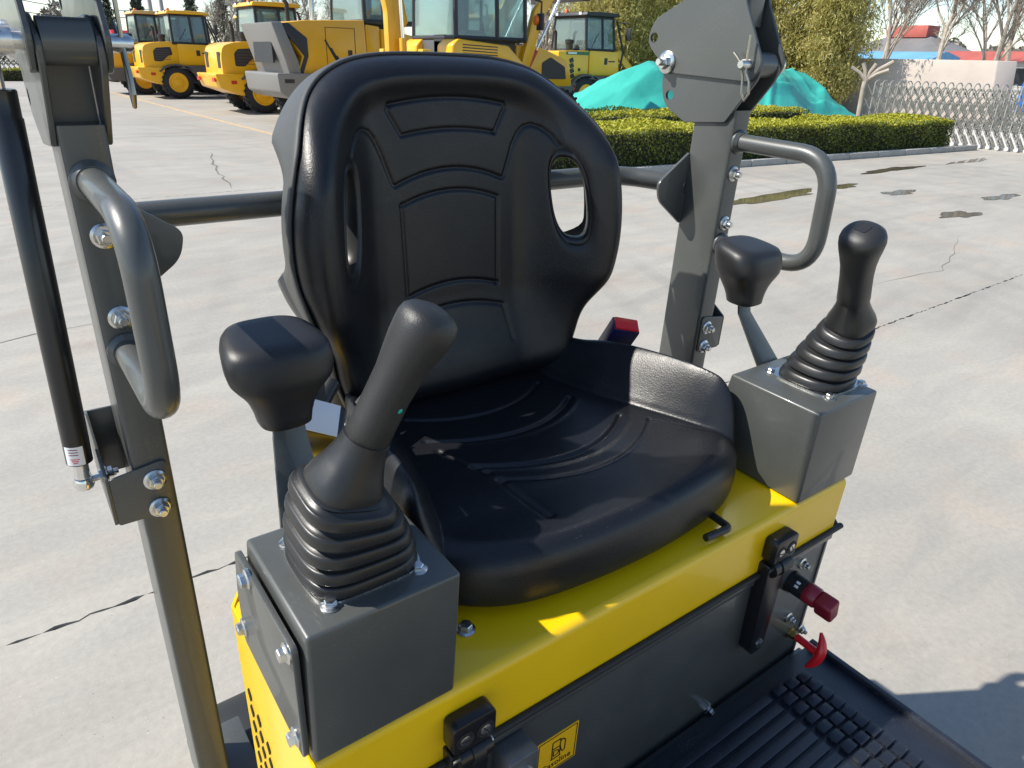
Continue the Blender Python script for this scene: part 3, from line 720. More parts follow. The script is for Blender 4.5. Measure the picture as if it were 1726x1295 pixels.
# small white label with a red warning triangle on the strut
def strut_patch(t0, t1, a0, a1, r, name, m, par, n=10):
    ax = (b_ - a).normalized(); u = Vector((0, -1, 0)); u = (u - ax * u.dot(ax)).normalized(); v = ax.cross(u); L = []
    for t in (t0, t1): L.append([a + ax * t + (u * math.cos(a0 + (a1 - a0) * k / n) + v * math.sin(a0 + (a1 - a0) * k / n)) * r for k in range(n + 1)])
    bm = B(); A = [bm.verts.new(p) for p in L[0]]; C = [bm.verts.new(p) for p in L[1]]
    for k in range(n): bm.faces.new((A[k], A[k + 1], C[k + 1], C[k]))
    return finish(bm, name, m, par)
lab = strut_patch(.003, .028, -1.1, .35, .01475, 'white_label', white, st)
for t, w0, w1 in ((.006, -.42, -.30), (.0085, -.50, -.22), (.011, -.58, -.14)): strut_patch(t, t + .0012, w0 - .12, w1 + .12, .01490, 'label_mark', red, st, 4)
for t in (.017, .0205, .024): strut_patch(t, t + .0011, -.75, -.05, .01490, 'label_mark', dred, st, 6)

# --- latch hinges on the front
def latch(xc, zt, zb, full=True):
    w = .029
    bm = B(); prism(bm, round_poly([(xc - w, zt - .044), (xc - w, zt), (xc + w, zt), (xc + w, zt - .044)], .009, 5), 'y', -.024, .0)
    o = finish(bm, 'latch_hinge', hinge_m, EX, bevel=.003)
    for s in (-1, 1):
        finish(lathe(B(), (xc + s * .0135, -.0236, zt - .024), (0, -1, 0), [(0, .0118), (.0012, .0118), (.0013, .0105), (.0006, .0100)], 24), 'screw_cup', black, o)
        sc = finish(lathe(B(), (xc + s * .0135, -.0238, zt - .024), (0, -1, 0), [(0, .0070), (.0016, .0070), (.0022, .0055)], 20), 'screw', zinc, o)
        bm = box(B(), -.0062, .0062, -.0003, .0003, -.0007, .0007)
        mt = Matrix.Translation((xc + s * .0135, -.0262, zt - .024)) @ Matrix.Rotation(R(35 + 20 * s), 4, 'Y')
        for v in bm.verts: v.co = mt @ v.co
        finish(bm, 'screw_slot', black, o)
    # knuckle with pin
    finish(tube(B(), [(xc - .020, -.016, zt - .060), (xc + .024, -.016, zt - .060)], .0135, 20), 'hinge_knuckle', hinge_m, o)
    finish(tube(B(), [(xc - .004, -.0175, zt - .060), (xc + .012, -.0175, zt - .060)], .0142, 20), 'hinge_knuckle', smoothp, o)
    finish(tube(B(), [(xc - .026, -.016, zt - .060), (xc + .029, -.016, zt - .060)], .0046, 14), 'hinge_pin', zinc, o)
    # long leaf
    poly = round_poly([(xc - w * .98, zt - .050), (xc + w * .86, zt - .052), (xc + w * .80, zt - .11), (xc + w * .62, zb + .012), (xc + w * .45, zb), (xc - w * .42, zb), (xc - w * .72, zb + .012)], [.003, .006, .01, .006, .006, .006, .006], 4)
    finish(prism(B(), poly, 'y', -.019, .004), 'hinge_leaf', hinge_m, o, bevel=.003)
    finish(lathe(B(), (xc + .004, -.0188, zb + .018), (0, -1, 0), [(0, .0085), (.0015, .0085), (.002, .006)], 20), 'screw', zinc, o)
    return o
latch(.762, 1.020, .772); latch(.176, 1.020, .772)
# small zinc block latch beside the left hinge
lt = finish(box(B(), .222, .266, -.034, .004, .862, .916), 'bracket_block', zinc, EX, bevel=.002)
lt.data.materials[0] = mat('cast_grey', (.20, .205, .21), .4, metal=.6, var=.1, vscale=40)
hexbolt(lt, (.246, -.034, .880), (0, -1, 0), .010)
# --- battery switch knob
k0 = Vector((.862, .004, .865))
kb = finish(lathe(B(), k0, (0, -1, 0), [(0, .021), (.006, .021), (.0062, .0185), (.032, .0185)], 28), 'battery_switch', smoothp, EX)
kn = finish(lathe(B(), k0 + Vector((0, -.0325, 0)), (0, -1, 0), [(0, .0182), (.003, .0190), (.020, .0186), (.023, .0165)], 28), 'switch_knob', dred, kb)
bm = prism(B(), round_poly([(-.012, -.028), (.012, -.028), (.016, .012), (-.016, .012)], .007, 5), 'y', -.082, -.050)
mt = Matrix.Translation((k0.x, 0, k0.z)) @ Matrix.Rotation(R(-18), 4, 'Y')
for v in bm.verts: v.co = mt @ v.co
finish(bm, 'switch_lever', dred, kb, bevel=.0045, seg=3)
for a_ in (.3, .75, 2.2, 2.6):
    p = k0 + Vector((math.cos(a_) * .0187, -.020, math.sin(a_) * .0187)); bm = box(B(), -.0022, .0022, -.0035, .0035, -.0003, .0003)
    mt = Matrix.Translation(p) @ Matrix.Rotation(-a_ + math.pi / 2, 4, 'Y')
    for v in bm.verts: v.co = mt @ v.co
    finish(bm, 'switch_mark', white, kb)
# --- red T pull handle
p0 = Vector((.918, .004, .712)); 
tp = finish(lathe(B(), p0, (0, -1, 0), [(0, .013), (.003, .013), (.0031, .0095), (.012, .0095), (.0121, .007), (.018, .007)], 6), 'pull_cable_nut', brass, EX)
dv = Vector((-.10, -1, .06)).normalized()
finish(tube(B(), [p0 + dv * .016, p0 + dv * .060], .0072, 16), 'pull_stem', red, tp)
c = p0 + dv * .063; hp = []; rad = []
for k in range(15):
    t = (k - 7) / 7; hp.append(c + Vector((.010 * t, -.004 + .014 * t * t, .037 * t))); rad.append(.0095 * (1 - .72 * abs(t) ** 2.2))
finish(tube(B(), hp, 0, 14, rad), 'pull_handle', red, tp, ang=60)
# --- fuel sticker
def text_obj(txt, size, m, loc, rot, parent, name, ext=.0002, align='CENTER'):
    cu = bpy.data.curves.new(name, 'FONT'); cu.body = txt; cu.size = size; cu.extrude = ext; cu.align_x = align; cu.resolution_u = 3
    t = bpy.data.objects.new(name, cu); COL.objects.link(t); bpy.context.view_layer.update()
    me = bpy.data.meshes.new_from_object(t.evaluated_get(bpy.context.evaluated_depsgraph_get())); bpy.data.objects.remove(t); bpy.data.curves.remove(cu)
    me.materials.clear(); me.materials.append(m); o = setm(bpy.data.objects.new(name, me), parent); o.location = loc; o.rotation_euler = rot; return o
sx, sz, sh = .334, .818, .0365
stk = finish(prism(B(), round_poly([(sx - sh, sz - sh), (sx + sh, sz - sh), (sx + sh, sz + sh), (sx - sh, sz + sh)], .002, 3), 'y', .0030, .0041), 'fuel_sticker', decal, EX)
def strip(name, p, q, wd, par=stk, y=.0028):
    p, q = Vector(p), Vector(q); d = (q - p).normalized(); n_ = Vector((-d.y, d.x)) * wd; bm = B()
    prism(bm, [tuple(p + n_), tuple(p - n_), tuple(q - n_), tuple(q + n_)], 'y', y - .0003, y + .0002); finish(bm, name, ink, par)
e = .0335
for p, q in (((-e, -e), (e, -e)), ((e, -e), (e, e)), ((e, e), (-e, e)), ((-e, e), (-e, -e))): strip('sticker_border', (sx + p[0], sz + p[1]), (sx + q[0], sz + q[1]), .0006)
pump = [((-.011, -.012), (.007, -.012)), ((-.009, -.012), (-.009, .022)), ((-.009, .022), (.005, .022)), ((.005, .022), (.005, -.012)), ((-.009, .008), (.005, .008)), ((.005, .016), (.009, .020)), ((.009, .020), (.014, .014)), ((.014, .014), (.014, -.004)), ((.014, -.004), (.011, -.007)), ((.011, -.007), (.008, -.004)), ((.008, -.004), (.005, .006))]
for p, q in pump: strip('pump_icon', (sx + p[0], sz + p[1]), (sx + q[0], sz + q[1]), .0009)
text_obj('D', .017, ink, (sx - .002, .0027, sz - .0075), (R(90), 0, 0), stk, 'letter')
text_obj('Gasoline', .0155, ink, (sx, .0027, sz - .0275), (R(90), 0, 0), stk, 'lettering')

# ================================================================== background: parked machines
lyel = mat('loader_yellow', (.84, .44, .006), .35, coat=.3, var=.05, vscale=1.5)
lora = mat('loader_amber', (.72, .36, .012), .38, coat=.2, var=.06, vscale=1.5)
lgrey = mat('loader_grey', (.085, .082, .080), .5, var=.1, vscale=2)
lsilv = mat('loader_silver', (.22, .21, .195), .42, metal=.25)
lblk = mat('loader_black', (.022, .022, .024), .5)
tyrem = mat('tyre_rubber', (.020, .020, .021), .75, var=.25, vscale=6, bump=.2, bscale=30)
glassm = mat('cab_glass', (.55, .70, .68), .04, trans=.85, spec=.6)
redp = mat('tractor_red', (.55, .02, .03), .4, coat=.2)
beacon = mat('beacon_amber', (.75, .16, .01), .3)
lens = mat('lens_red', (.55, .03, .02), .3)
decg = mat('decal_green', (.02, .14, .05), .4)
roofc = mat('roof_cream', (.62, .40, .14), .5)
def xf(bm, M):
    for v in bm.verts: v.co = M @ v.co
    return bm
wheel_cache = {}
def wheel(parent, x, y, r, wd, rimm, side):
    key = (round(r, 3), round(wd, 3), rimm.name)
    if key not in wheel_cache:
        bm = lathe(B(), (0, -wd / 2, 0), (0, 1, 0), [(wd * .2, r * .55), (.0, r * .60), (wd * .04, r * .80), (wd * .12, r * .93), (wd * .2, r * .965), (wd * .8, r * .965), (wd * .88, r * .93), (wd * .96, r * .80), (wd, r * .60), (wd * .8, r * .55)], 40, False)
        n = 22
        for k in range(n):
            for sd in (-1, 1):
                a0 = 2 * math.pi * (k + (.25 if sd > 0 else -.0)) / n
                mt = Matrix.Rotation(a0, 4, 'Y') @ Matrix.Translation((r * .972, sd * wd * .24, 0)) @ Matrix.Rotation(R(sd * 22), 4, 'X')
                xf(box(bm_t := B(), -r * .05, r * .028, -wd * .23, wd * .23, -r * .045, r * .045), mt)
                me_t = bpy.data.meshes.new('t'); bm_t.to_mesh(me_t); bm_t.free(); bm.from_mesh(me_t); bpy.data.meshes.remove(me_t)
        t = finish(bm, 'tyre', tyrem, None); COL.objects.unlink(t)
        bm = lathe(B(), (0, -wd / 2 + .01, 0), (0, -1, 0), [(-.16, r * .58), (0, r * .60), (.012, r * .58), (.012, r * .53), (-.03, r * .50), (-.045, r * .38), (-.03, r * .32), (-.01, r * .30), (-.01, r * .21), (.01, r * .18), (.015, r * .13)], 32)
        for k in range(10):
            a0 = 2 * math.pi * k / 10; lathe(bm, (math.cos(a0) * r * .24, -wd / 2 + .035, math.sin(a0) * r * .24), (0, -1, 0), [(0, r * .025), (.03, r * .025)], 6)
        q = finish(bm, 'rim', rimm, None); COL.objects.unlink(q)
        wheel_cache[key] = (t.data, q.data)
    t, q = wheel_cache[key]
    o = setm(bpy.data.objects.new('wheel', t), parent); o.location = (x, y, r * .985); o.rotation_euler = (0, random.uniform(0, 6), 0)
    p = setm(bpy.data.objects.new('rim', q), o)
    if side > 0: p.rotation_euler = (0, 0, math.pi)
    return o
def cab(parent, x0, x1, y0, y1, z0, z1, frame_m, roof_m, taper=.1, beac=True, roof_t=.11, sill=None, mid=True):
    f = B(); q = .05
    cx, cy = (x0 + x1) / 2, (y0 + y1) / 2
    def pt(x, y, z):
        t = (z - z0) / (z1 - z0) * taper; return Vector((x + (cx - x) * t * .35, y + (cy - y) * t, z))
    xs = [x0, (x0 * .42 + x1 * .58), x1] if mid else [x0, x1]
    for x in xs:
        for y in (y0, y1): tube(f, [pt(x, y, z0), pt(x, y, z1)], q, 8)
    for y in (y0, y1):
        for z in (z0, z1): tube(f, [pt(x0, y, z), pt(x1, y, z)], q, 8)
    for x in (x0, x1):
        for z in (z0, z1): tube(f, [pt(x, y0, z), pt(x, y1, z)], q, 8)
    c = finish(f, 'cab', frame_m, parent)
    def pane(P):
        bm = B(); nrm = (P[1] - P[0]).cross(P[2] - P[0]).normalized() * .012
        hexa(bm, [p - nrm for p in P] + [p + nrm for p in P]); finish(bm, 'window_pane', glassm, c)
    for y in (y0, y1):
        for xa, xb in zip(xs, xs[1:]): pane([pt(xa, y, z0), pt(xb, y, z0), pt(xb, y, z1), pt(xa, y, z1)])
    for x in (x0, x1): pane([pt(x, y0, z0), pt(x, y1, z0), pt(x, y1, z1), pt(x, y0, z1)])
    rf = finish(prism(B(), [(x0 - .10, z1 + .03), (x1 + .16, z1 + .03), (x1 + .12, z1 + .03 + roof_t), (cx, z1 + .05 + roof_t), (x0 - .05, z1 + .03 + roof_t)], 'y', y0 - .03, y1 + .03), 'roof', roof_m, c, bevel=.03)
    if beac: finish(lathe(B(), (x0 + .35, y1 - .3, z1 + .04 + roof_t), (0, 0, 1), [(0, .07), (.10, .065), (.14, .03)], 12), 'beacon', beacon, c)
    # operator seat and console inside
    finish(box(B(), cx - .25, cx + .25, cy - .25, cy + .25, z0 - .15, z0 + .18), 'cab_seat', lblk, c, bevel=.04)
    finish(box(B(), cx - .30, cx - .16, cy - .25, cy + .25, z0 + .18, z0 + .85), 'cab_seat_back', lblk, c, bevel=.04)
    finish(tube(B(), [(cx + .45, cy, z0 - .1), (cx + .33, cy, z0 + .35)], .04, 8), 'steering_column', lblk, c)
    return c
def wheel_loader(loc, label, S=1., body=lyel, bump=None, style='round', roof=None, rim=None, rz=0., group='wheel loaders parked in a row', cab_frame=None):
    o = empty('wheel_loader', None, loc, rz, label=label, category='loader', group=group); o.scale = (S, S, S)
    bump = bump or body; roof = roof or body; rim = rim or body; W = 2.2; r = .61
    # rear at -x, near side y=0
    finish(box(B(), -.75, 3.6, .45, W - .45, .55, 1.1), 'chassis', lgrey, o, bevel=.03)
    if style == 'round':
        hood = round_poly([(-1.12, 1.02), (-1.12, 1.62), (-1.04, 1.92), (-.70, 2.02), (.05, 2.08), (.20, 1.98), (.20, 1.18), (-.15, 1.18), (-.45, 1.02)], [.02, .1, .12, .1, .12, .05, .02, .1, .1], 4)
        h = finish(prism(B(), hood, 'y', .22, W - .22), 'engine_hood', body, o, bevel=.07, seg=3)
        win = round_poly([(-.72, 1.36), (-.72, 1.72), (-.60, 1.84), (-.06, 1.88), (-.02, 1.60), (-.22, 1.55), (-.42, 1.36)], .05, 3)
        finish(prism(B(), win, 'y', .205, .222), 'side_grille', lblk, h, bevel=.005)
        finish(box(B(), -1.128, -1.115, .34, .62, 1.30, 1.75), 'rear_grille', lblk, h); finish(box(B(), -1.128, -1.115, W - .62, W - .34, 1.30, 1.75), 'rear_grille', lblk, h)
        cw = [(-1.40, 1.14), (-.42, 1.14), (-.46, .58), (-.62, .52), (-1.28, .74)]
        c = finish(prism(B(), round_poly(cw, .05, 3), 'y', .08, W - .08), 'counterweight', bump, o, bevel=.05, seg=2)
        for y in (.16, W - .42): finish(box(B(), -1.42, -1.385, y, y + .26, .92, 1.03), 'tail_light', lens, c)
        finish(box(B(), -.95, -.78, .074, .082, .86, .96), 'side_marker', lens, c)
    elif style == 'box':
        hood = round_poly([(-1.15, 1.0), (-1.18, 1.95), (.15, 2.0), (.15, 1.05), (-.35, 1.0)], .04, 3)
        h = finish(prism(B(), hood, 'y', .15, W - .15), 'engine_hood', body, o, bevel=.03)
        finish(box(B(), -.85, .15, .140, .152, 1.86, 1.96), 'decal_stripe', decg, h); finish(box(B(), -.78, -.40, .134, .142, 1.885, 1.935), 'decal_mark', white, h)
        for k in range(4): finish(prism(B(), [(-.72 + .02 * k, 1.72 - .16 * k), (-.56 + .02 * k, 1.78 - .16 * k), (-.50 + .02 * k, 1.66 - .16 * k), (-.66 + .02 * k, 1.60 - .16 * k)], 'y', .140, .152), 'louvre', lblk, h)
        finish(box(B(), -.30, -.20, .140, .152, 1.36, 1.46), 'latch_cover', lblk, h)
        finish(box(B(), -1.19, -1.165, .3, .55, 1.6, 1.8), 'tail_light', lblk, h)
        c = finish(prism(B(), round_poly([(-1.45, 1.02), (-.30, 1.02), (-.35, .50), (-1.25, .55)], .05, 3), 'y', .05, W - .05), 'counterweight', bump, o, bevel=.04)
        finish(box(B(), -.55, -.40, .04, .052, .72, .92), 'side_marker', lens, c)
    else:   # angular
        hood = [(-1.02, 2.10), (-.40, 2.18), (1.00, 2.24), (1.05, 1.02), (-.75, 1.02), (-.55, 1.45)]
        h = finish(prism(B(), hood, 'y', .12, W - .12), 'engine_hood', body, o, bevel=.03)
        finish(prism(B(), [(-1.04, 2.09), (-.82, 2.11), (-.42, 1.82), (-.42, 1.45), (-.60, 1.04), (-.70, 1.04), (-.52, 1.45)], 'y', .10, W - .10), 'grille_surround', lblk, h, bevel=.01)
        finish(prism(B(), [(-1.22, 2.11), (-.98, 2.12), (-.68, 1.35), (-.62, 1.0), (-.90, 1.0), (-.98, 1.35)], 'y', .06, W - .06), 'rear_frame', lsilv, h, bevel=.03)
        for k in range(3): finish(prism(B(), [(-.02 + .13 * k, 1.80 - .16 * k), (.02 + .13 * k, 1.80 - .16 * k), (.36 + .03 * k, 1.24), (.31 + .03 * k, 1.24)], 'y', .108, .122), 'louvre', lblk, h)
        finish(box(B(), .55, .65, .108, .122, 1.36, 1.60), 'latch_cover', lblk, h)
        finish(box(B(), .02, .74, .112, .124, 2.05, 2.06), 'panel_joint', lblk, h); finish(box(B(), .02, .03, .112, .124, 1.15, 2.05), 'panel_joint', lblk, h); finish(box(B(), .73, .74, .112, .124, 1.15, 2.05), 'panel_joint', lblk, h)
        c = finish(prism(B(), round_poly([(-1.22, 1.10), (.10, 1.10), (.10, .66), (-.95, .56), (-1.18, .70)], .05, 3), 'y', .0, W), 'counterweight', lsilv, o, bevel=.05)
        finish(box(B(), -1.06, -.84, -.006, .004, .90, .98), 'side_marker', lblk, c)
        pod = finish(prism(B(), round_poly([(1.03, 2.16), (1.40, 2.12), (1.40, 1.1), (1.05, 1.1)], .05), 'y', .15, W - .15), 'cab_base', body, o, bevel=.06)
        pod2 = finish(prism(B(), round_poly([(1.42, 2.08), (2.30, 1.95), (2.36, 1.1), (1.42, 1.1)], .06), 'y', .10, W - .10), 'tank_cover', body, o, bevel=.04)
        for k in range(5): finish(box(B(), 1.62, 2.02, .088, .102, 1.30 + k * .13, 1.335 + k * .13), 'louvre', lora, pod2)
    # fender, lower side, cab
    if style != 'angular':
        fen = [(.05, 1.12), (.35, 1.22), (1.55, 1.22), (1.55, .62), (.78, .62), (.66, .98), (.45, 1.10)]
        finish(prism(B(), fen, 'y', .0, .55), 'fender', lgrey, o, bevel=.02); finish(prism(B(), fen, 'y', W - .55, W), 'fender', lgrey, o, bevel=.02)
        arcp = [(math.cos(a) * .80, .62 + math.sin(a) * .66) for a in (math.pi * (.05 + .75 * k / 12) for k in range(13))] + [(math.cos(a) * .73, .62 + math.sin(a) * .60) for a in (math.pi * (.80 - .75 * k / 12) for k in range(13))]
        finish(prism(B(), arcp, 'y', .0, .5), 'mudguard', lgrey, o, bevel=.008)
        low = finish(prism(B(), round_poly([(.18, 1.22), (.18, 2.0), (1.50, 1.98), (1.58, 1.24)], .05, 3), 'y', .12, W - .12), 'cab_base', body, o, bevel=.04)
        finish(box(B(), .86, 1.0, .108, .122, 1.58, 1.78), 'latch_cover', lblk, low)
        cb = cab(o, .0 + .06, 1.36, .20, W - .20, 2.02, 3.02, cab_frame or lblk, roof, .13)
        finish(tube(B(), [(1.36, .16, 2.95), (1.72, .12, 2.0), (1.60, .12, 1.30)], .035, 8), 'hand_rail', lblk, cb)
    else:
        cab(o, 1.05, 2.45, .2, W - .2, 2.22, 3.5, lblk, roof, .1)
    if style != 'angular':
        for k in range(3): finish(box(B(), 1.60, 1.95, .02, .18, .55 + k * .30, .59 + k * .30), 'ladder_step', lblk, o)
        for x in (1.60, 1.93): finish(box(B(), x, x + .03, .10, .14, .5, 1.35), 'ladder_rail', lblk, o)
        for k in range(5): finish(box(B(), -.66, -.10, .198, .206, 1.42 + k * .085, 1.437 + k * .085), 'grille_bar', lgrey, h)
        finish(tube(B(), [(1.40, .12, 2.9), (1.62, -.18, 2.86), (1.62, -.18, 2.72)], .018, 8), 'mirror_arm', lblk, cb); finish(box(B(), 1.58, 1.64, -.30, -.08, 2.34, 2.72), 'mirror', lblk, cb, bevel=.02)
        for y in (.42, W - .58):
            wl_ = finish(box(B(), -.02, .06, y, y + .16, 3.06, 3.18), 'work_lamp', lblk, cb, bevel=.01); finish(box(B(), -.028, -.018, y + .02, y + .14, 3.08, 3.16), 'lamp_glass', white, wl_)
        finish(tube(B(), [(.3, .198, 2.1), (.62, .205, 2.55)], .010, 6), 'wiper', lblk, cb)
        finish(box(B(), 1.06, 1.36, .110, .1215, 1.66, 1.70), 'model_mark', lblk, low)
        finish(tube(B(), [(1.7, .5, 1.1), (2.0, .42, 1.35), (2.3, .5, 1.1), (2.6, .55, 1.3)], .028, 8), 'hydraulic_hose', lblk, o)
        finish(lathe(B(), (-.2, W * .35, 2.02), (0, 0, 1), [(0, .12), (.18, .12), (.20, .15), (.30, .15), (.32, .05)], 16), 'air_filter', lblk, o)
    else:
        finish(box(B(), -1.10, -1.06, .5, W - .5, 1.30, 1.95), 'rear_grille', lblk, h)
        finish(tube(B(), [(.15, W * .5, 2.2), (.15, W * .5, 2.75), (.05, W * .5, 2.85)], .06, 12), 'exhaust_stack', chrome, o)
        finish(tube(B(), [(2.45, .15, 2.2), (2.45, .12, 3.4)], .03, 8), 'hand_rail', lblk, o)
    wx = 0. if style != 'angular' else -.25
    wx = .0
    for x in (wx, 2.75):
        wheel(o, x, .22, r, .44, rim, -1); wheel(o, x, W - .22, r, .44, rim, 1)
    # lift arms and bucket at the far end
    for y in (.55, W - .67):
        finish(prism(B(), [(1.75, 1.95), (2.0, 2.05), (3.6, .85), (3.9, .45), (3.6, .45), (3.2, .80)], 'y', y, y + .12), 'lift_arm', body, o, bevel=.02)
    finish(prism(B(), [(3.75, .25), (3.75, 1.0), (3.95, 1.15), (4.0, 1.05), (3.9, .4), (4.65, .12), (4.65, .06), (3.95, .06)], 'y', -.15, W + .15), 'bucket', lgrey, o, bevel=.01)
    finish(tube(B(), [(-.35, W * .6, 2.0), (-.35, W * .6, 2.55), (-.42, W * .6, 2.62)], .05, 10), 'exhaust', lblk, o)
    return o
wheel_loader((7.60, 31.9, 0), 'bright yellow wheel loader whose whole rear wheel and cab stand clear', 1.0, lyel, style='round')
wheel_loader((8.05, 23.4, 0), 'bright yellow wheel loader half hidden behind the angular silver tailed loader', 1.0, lyel, style='round')
wheel_loader((8.35, 19.0, 0), 'amber wheel loader with angular silver tail frame and dark grille', 1.17, lora, style='angular', roof=lora, rim=lyel)
wheel_loader((7.05, 35.2, 0), 'boxy amber wheel loader with green decal stripe and grey counterweight', 1.02, lora, bump=lgrey, style='box', roof=roofc, rim=lora)
wheel_loader((9.6, 39.0, 0), 'boxy amber wheel loader behind the bright yellow one, only cab showing', 1.08, lora, bump=lgrey, style='box', roof=roofc, rim=lora)
wheel_loader((9.3, 27.6, 0), 'yellow wheel loader standing between the two bright yellow round hooded ones', .95, lora, bump=lgrey, style='box', roof=lyel, rim=lora)

# --- backhoe loader (rear at -x)
def backhoe(loc):
    o = empty('backhoe_loader', None, loc, 0, label='yellow backhoe loader with tall glass cab standing behind the seat', category='backhoe'); W = 2.1
    finish(box(B(), .2, 4.2, .5, W - .5, .6, 1.15), 'chassis', lgrey, o, bevel=.03)
    fen = [(.55, 1.45), (.60, 2.0), (.75, 2.12), (2.05, 2.02), (2.45, 1.70), (2.75, 1.25), (2.5, 1.2), (2.2, 1.55), (1.6, 1.72), (1.0, 1.66), (.75, 1.3)]
    for y0, y1 in ((.0, .62), (W - .62, W)):
        f = finish(prism(B(), fen, 'y', y0, y1), 'fender', lyel, o, bevel=.05, seg=2)
        for k in range(5): finish(prism(B(), [(.85, 2.02 - .055 * k), (1.75, 1.99 - .055 * k), (1.75, 1.972 - .055 * k), (.85, 2.0 - .055 * k)], 'y', y0 - .006, y0 + .004), 'vent_slot', lblk, f)
    cab(o, .80, 2.62, .18, W - .18, 2.14, 3.45, lblk, lyel, .06)
    finish(box(B(), .76, .80, .55, 1.0, 1.2, 2.2), 'rear_panel', lblk, o, bevel=.01)
    finish(box(B(), .76, 2.6, .5, W - .5, 1.15, 2.10), 'cab_base', lgrey, o, bevel=.03)
    hood = round_poly([(2.6, 1.15), (2.6, 2.05), (3.3, 2.02), (4.15, 1.75), (4.3, 1.2)], [.02, .05, .15, .15, .05], 4)
    h = finish(prism(B(), hood, 'y', .45, W - .45), 'engine_hood', lyel, o, bevel=.05)
    finish(prism(B(), round_poly([(3.35, 1.35), (3.35, 1.70), (3.6, 1.82), (4.05, 1.62), (4.10, 1.35)], .04), 'y', .435, .452), 'side_grille', lblk, h)
    for y in (.28, W - .42):
        a = finish(prism(B(), [(2.50, 1.25), (2.66, 1.15), (2.98, 1.9), (3.15, 2.55), (3.85, 3.45), (4.35, 3.72), (4.3, 3.88), (3.7, 3.66), (2.95, 2.75), (2.72, 1.95)], 'y', y, y + .14), 'loader_arm', lyel, o, bevel=.015)
        finish(tube(B(), [(2.75, y + .2, 1.25), (3.18, y + .2, 1.95)], .055, 12), 'hydraulic_cylinder', lens, a); finish(tube(B(), [(3.15, y + .2, 1.90), (3.95, y + .2, 3.25)], .032, 12), 'piston_rod', chrome, a)
    finish(prism(B(), [(4.3, 3.0), (4.2, 3.6), (4.5, 3.95), (5.1, 3.8), (5.15, 3.7), (4.6, 3.75), (4.45, 3.4)], 'y', -.05, W + .05), 'bucket', lgrey, o, bevel=.01)
    # rear boom folded upright
    bmn = finish(prism(B(), round_poly([(-.38, .9), (-.40, 2.6), (-.75, 4.1), (-.45, 4.2), (-.10, 2.7), (-.08, .9)], .05), 'y', .88, 1.08), 'digger_boom', lora, o, bevel=.015)
    finish(tube(B(), [(-.15, .72, 1.2), (-.15, .72, 2.1)], .075, 14), 'hydraulic_cylinder', lora, bmn); finish(tube(B(), [(-.15, .72, 2.1), (-.2, .72, 3.3)], .042, 12), 'piston_rod', chrome, bmn)
    finish(prism(B(), [(-.45, 4.1), (-.3, 4.25), (.10, 2.4), (.02, 2.3)], 'y', .92, 1.04), 'dipper_arm', lora, o, bevel=.01)
    for y in (.1, W - .3): finish(box(B(), -.05, .15, y, y + .2, .5, 1.9), 'stabilizer_leg', lyel, o, bevel=.02)
    finish(box(B(), -.1, .75, .15, W - .15, .6, 1.2), 'rear_frame', lora, o, bevel=.03)
    for y in (.02, W - .02):
        m_ = finish(tube(B(), [(2.62, y + .1, 3.0), (2.85, y - .1, 2.9), (2.85, y - .1, 2.65)], .025, 8), 'mirror_arm', lblk, o); finish(box(B(), 2.80, 2.86, y - .2, y, 2.35, 2.68), 'mirror', lblk, m_, bevel=.01)
    finish(lathe(B(), (2.75, .05, 2.55), (1, -.3, 0), [(0, .05), (.02, .10), (.08, .11), (.09, .09)], 16), 'work_lamp', beacon, o)
    wheel(o, 1.45, .25, .78, .5, lyel, -1); wheel(o, 1.45, W - .25, .78, .5, lyel, 1); wheel(o, 3.7, .2, .58, .36, lyel, -1); wheel(o, 3.7, W - .2, .58, .36, lyel, 1)
backhoe((7.95, 13.2, 0))
wheel_loader((18.45, 19.9, 0), 'amber loader with dark cab standing behind the green tarpaulin', 1.05, lyel, bump=lgrey, style='box', roof=lblk, rim=lyel, cab_frame=lblk)
wheel_loader((17.3, 24.6, 0), 'yellow loader mostly hidden behind the dark cabbed loader near the tarpaulin', 1.05, lyel, bump=lgrey, style='box', roof=roofc, rim=lyel)

# --- red tractors far left
def tractor(loc, rz, label):
    o = empty('red_tractor', None, loc, rz, label=label, category='tractor', group='red tractors in the far row')
    finish(prism(B(), round_poly([(-.2, .7), (-.2, 1.55), (1.6, 1.45), (1.75, 1.2), (1.7, .7)], .1, 3), 'y', .45, 1.15), 'engine_hood', redp, o, bevel=.05)
    finish(box(B(), -1.2, -.1, .2, 1.4, .7, 1.3), 'body', lblk, o, bevel=.05)
    for y in (.0, 1.3): finish(prism(B(), [(math.cos(a) * .72 - .8, .75 + math.sin(a) * .72) for a in (math.pi * k / 10 for k in range(11))], 'y', y, y + .3), 'fender', redp, o, bevel=.03)
    for x in (-1.3, -.25):
        for y in (.3, 1.3): finish(tube(B(), [(x, y, 1.2), (x, y, 2.55)], .04, 8), 'canopy_post', lblk, o)
    finish(prism(B(), round_poly([(-1.55, 2.52), (-1.5, 2.72), (-.2, 2.75), (.05, 2.55)], .08, 3), 'y', .15, 1.45), 'canopy_roof', redp, o, bevel=.06)
    wheel(o, -.8, .15, .68, .4, redp, -1); wheel(o, -.8, 1.45, .68, .4, redp, 1); wheel(o, 1.3, .25, .42, .25, redp, -1); wheel(o, 1.3, 1.35, .42, .25, redp, 1)
tractor((8.4, 49, 0), R(-75), 'red tractor with canopy roof at the far end of the yard, beside the pole')
tractor((10.6, 47.5, 0), R(-80), 'red tractor with canopy roof just behind the green striped loader')
tractor((6.9, 52.5, 0), R(-70), 'red tractor with canopy roof near the far gate')

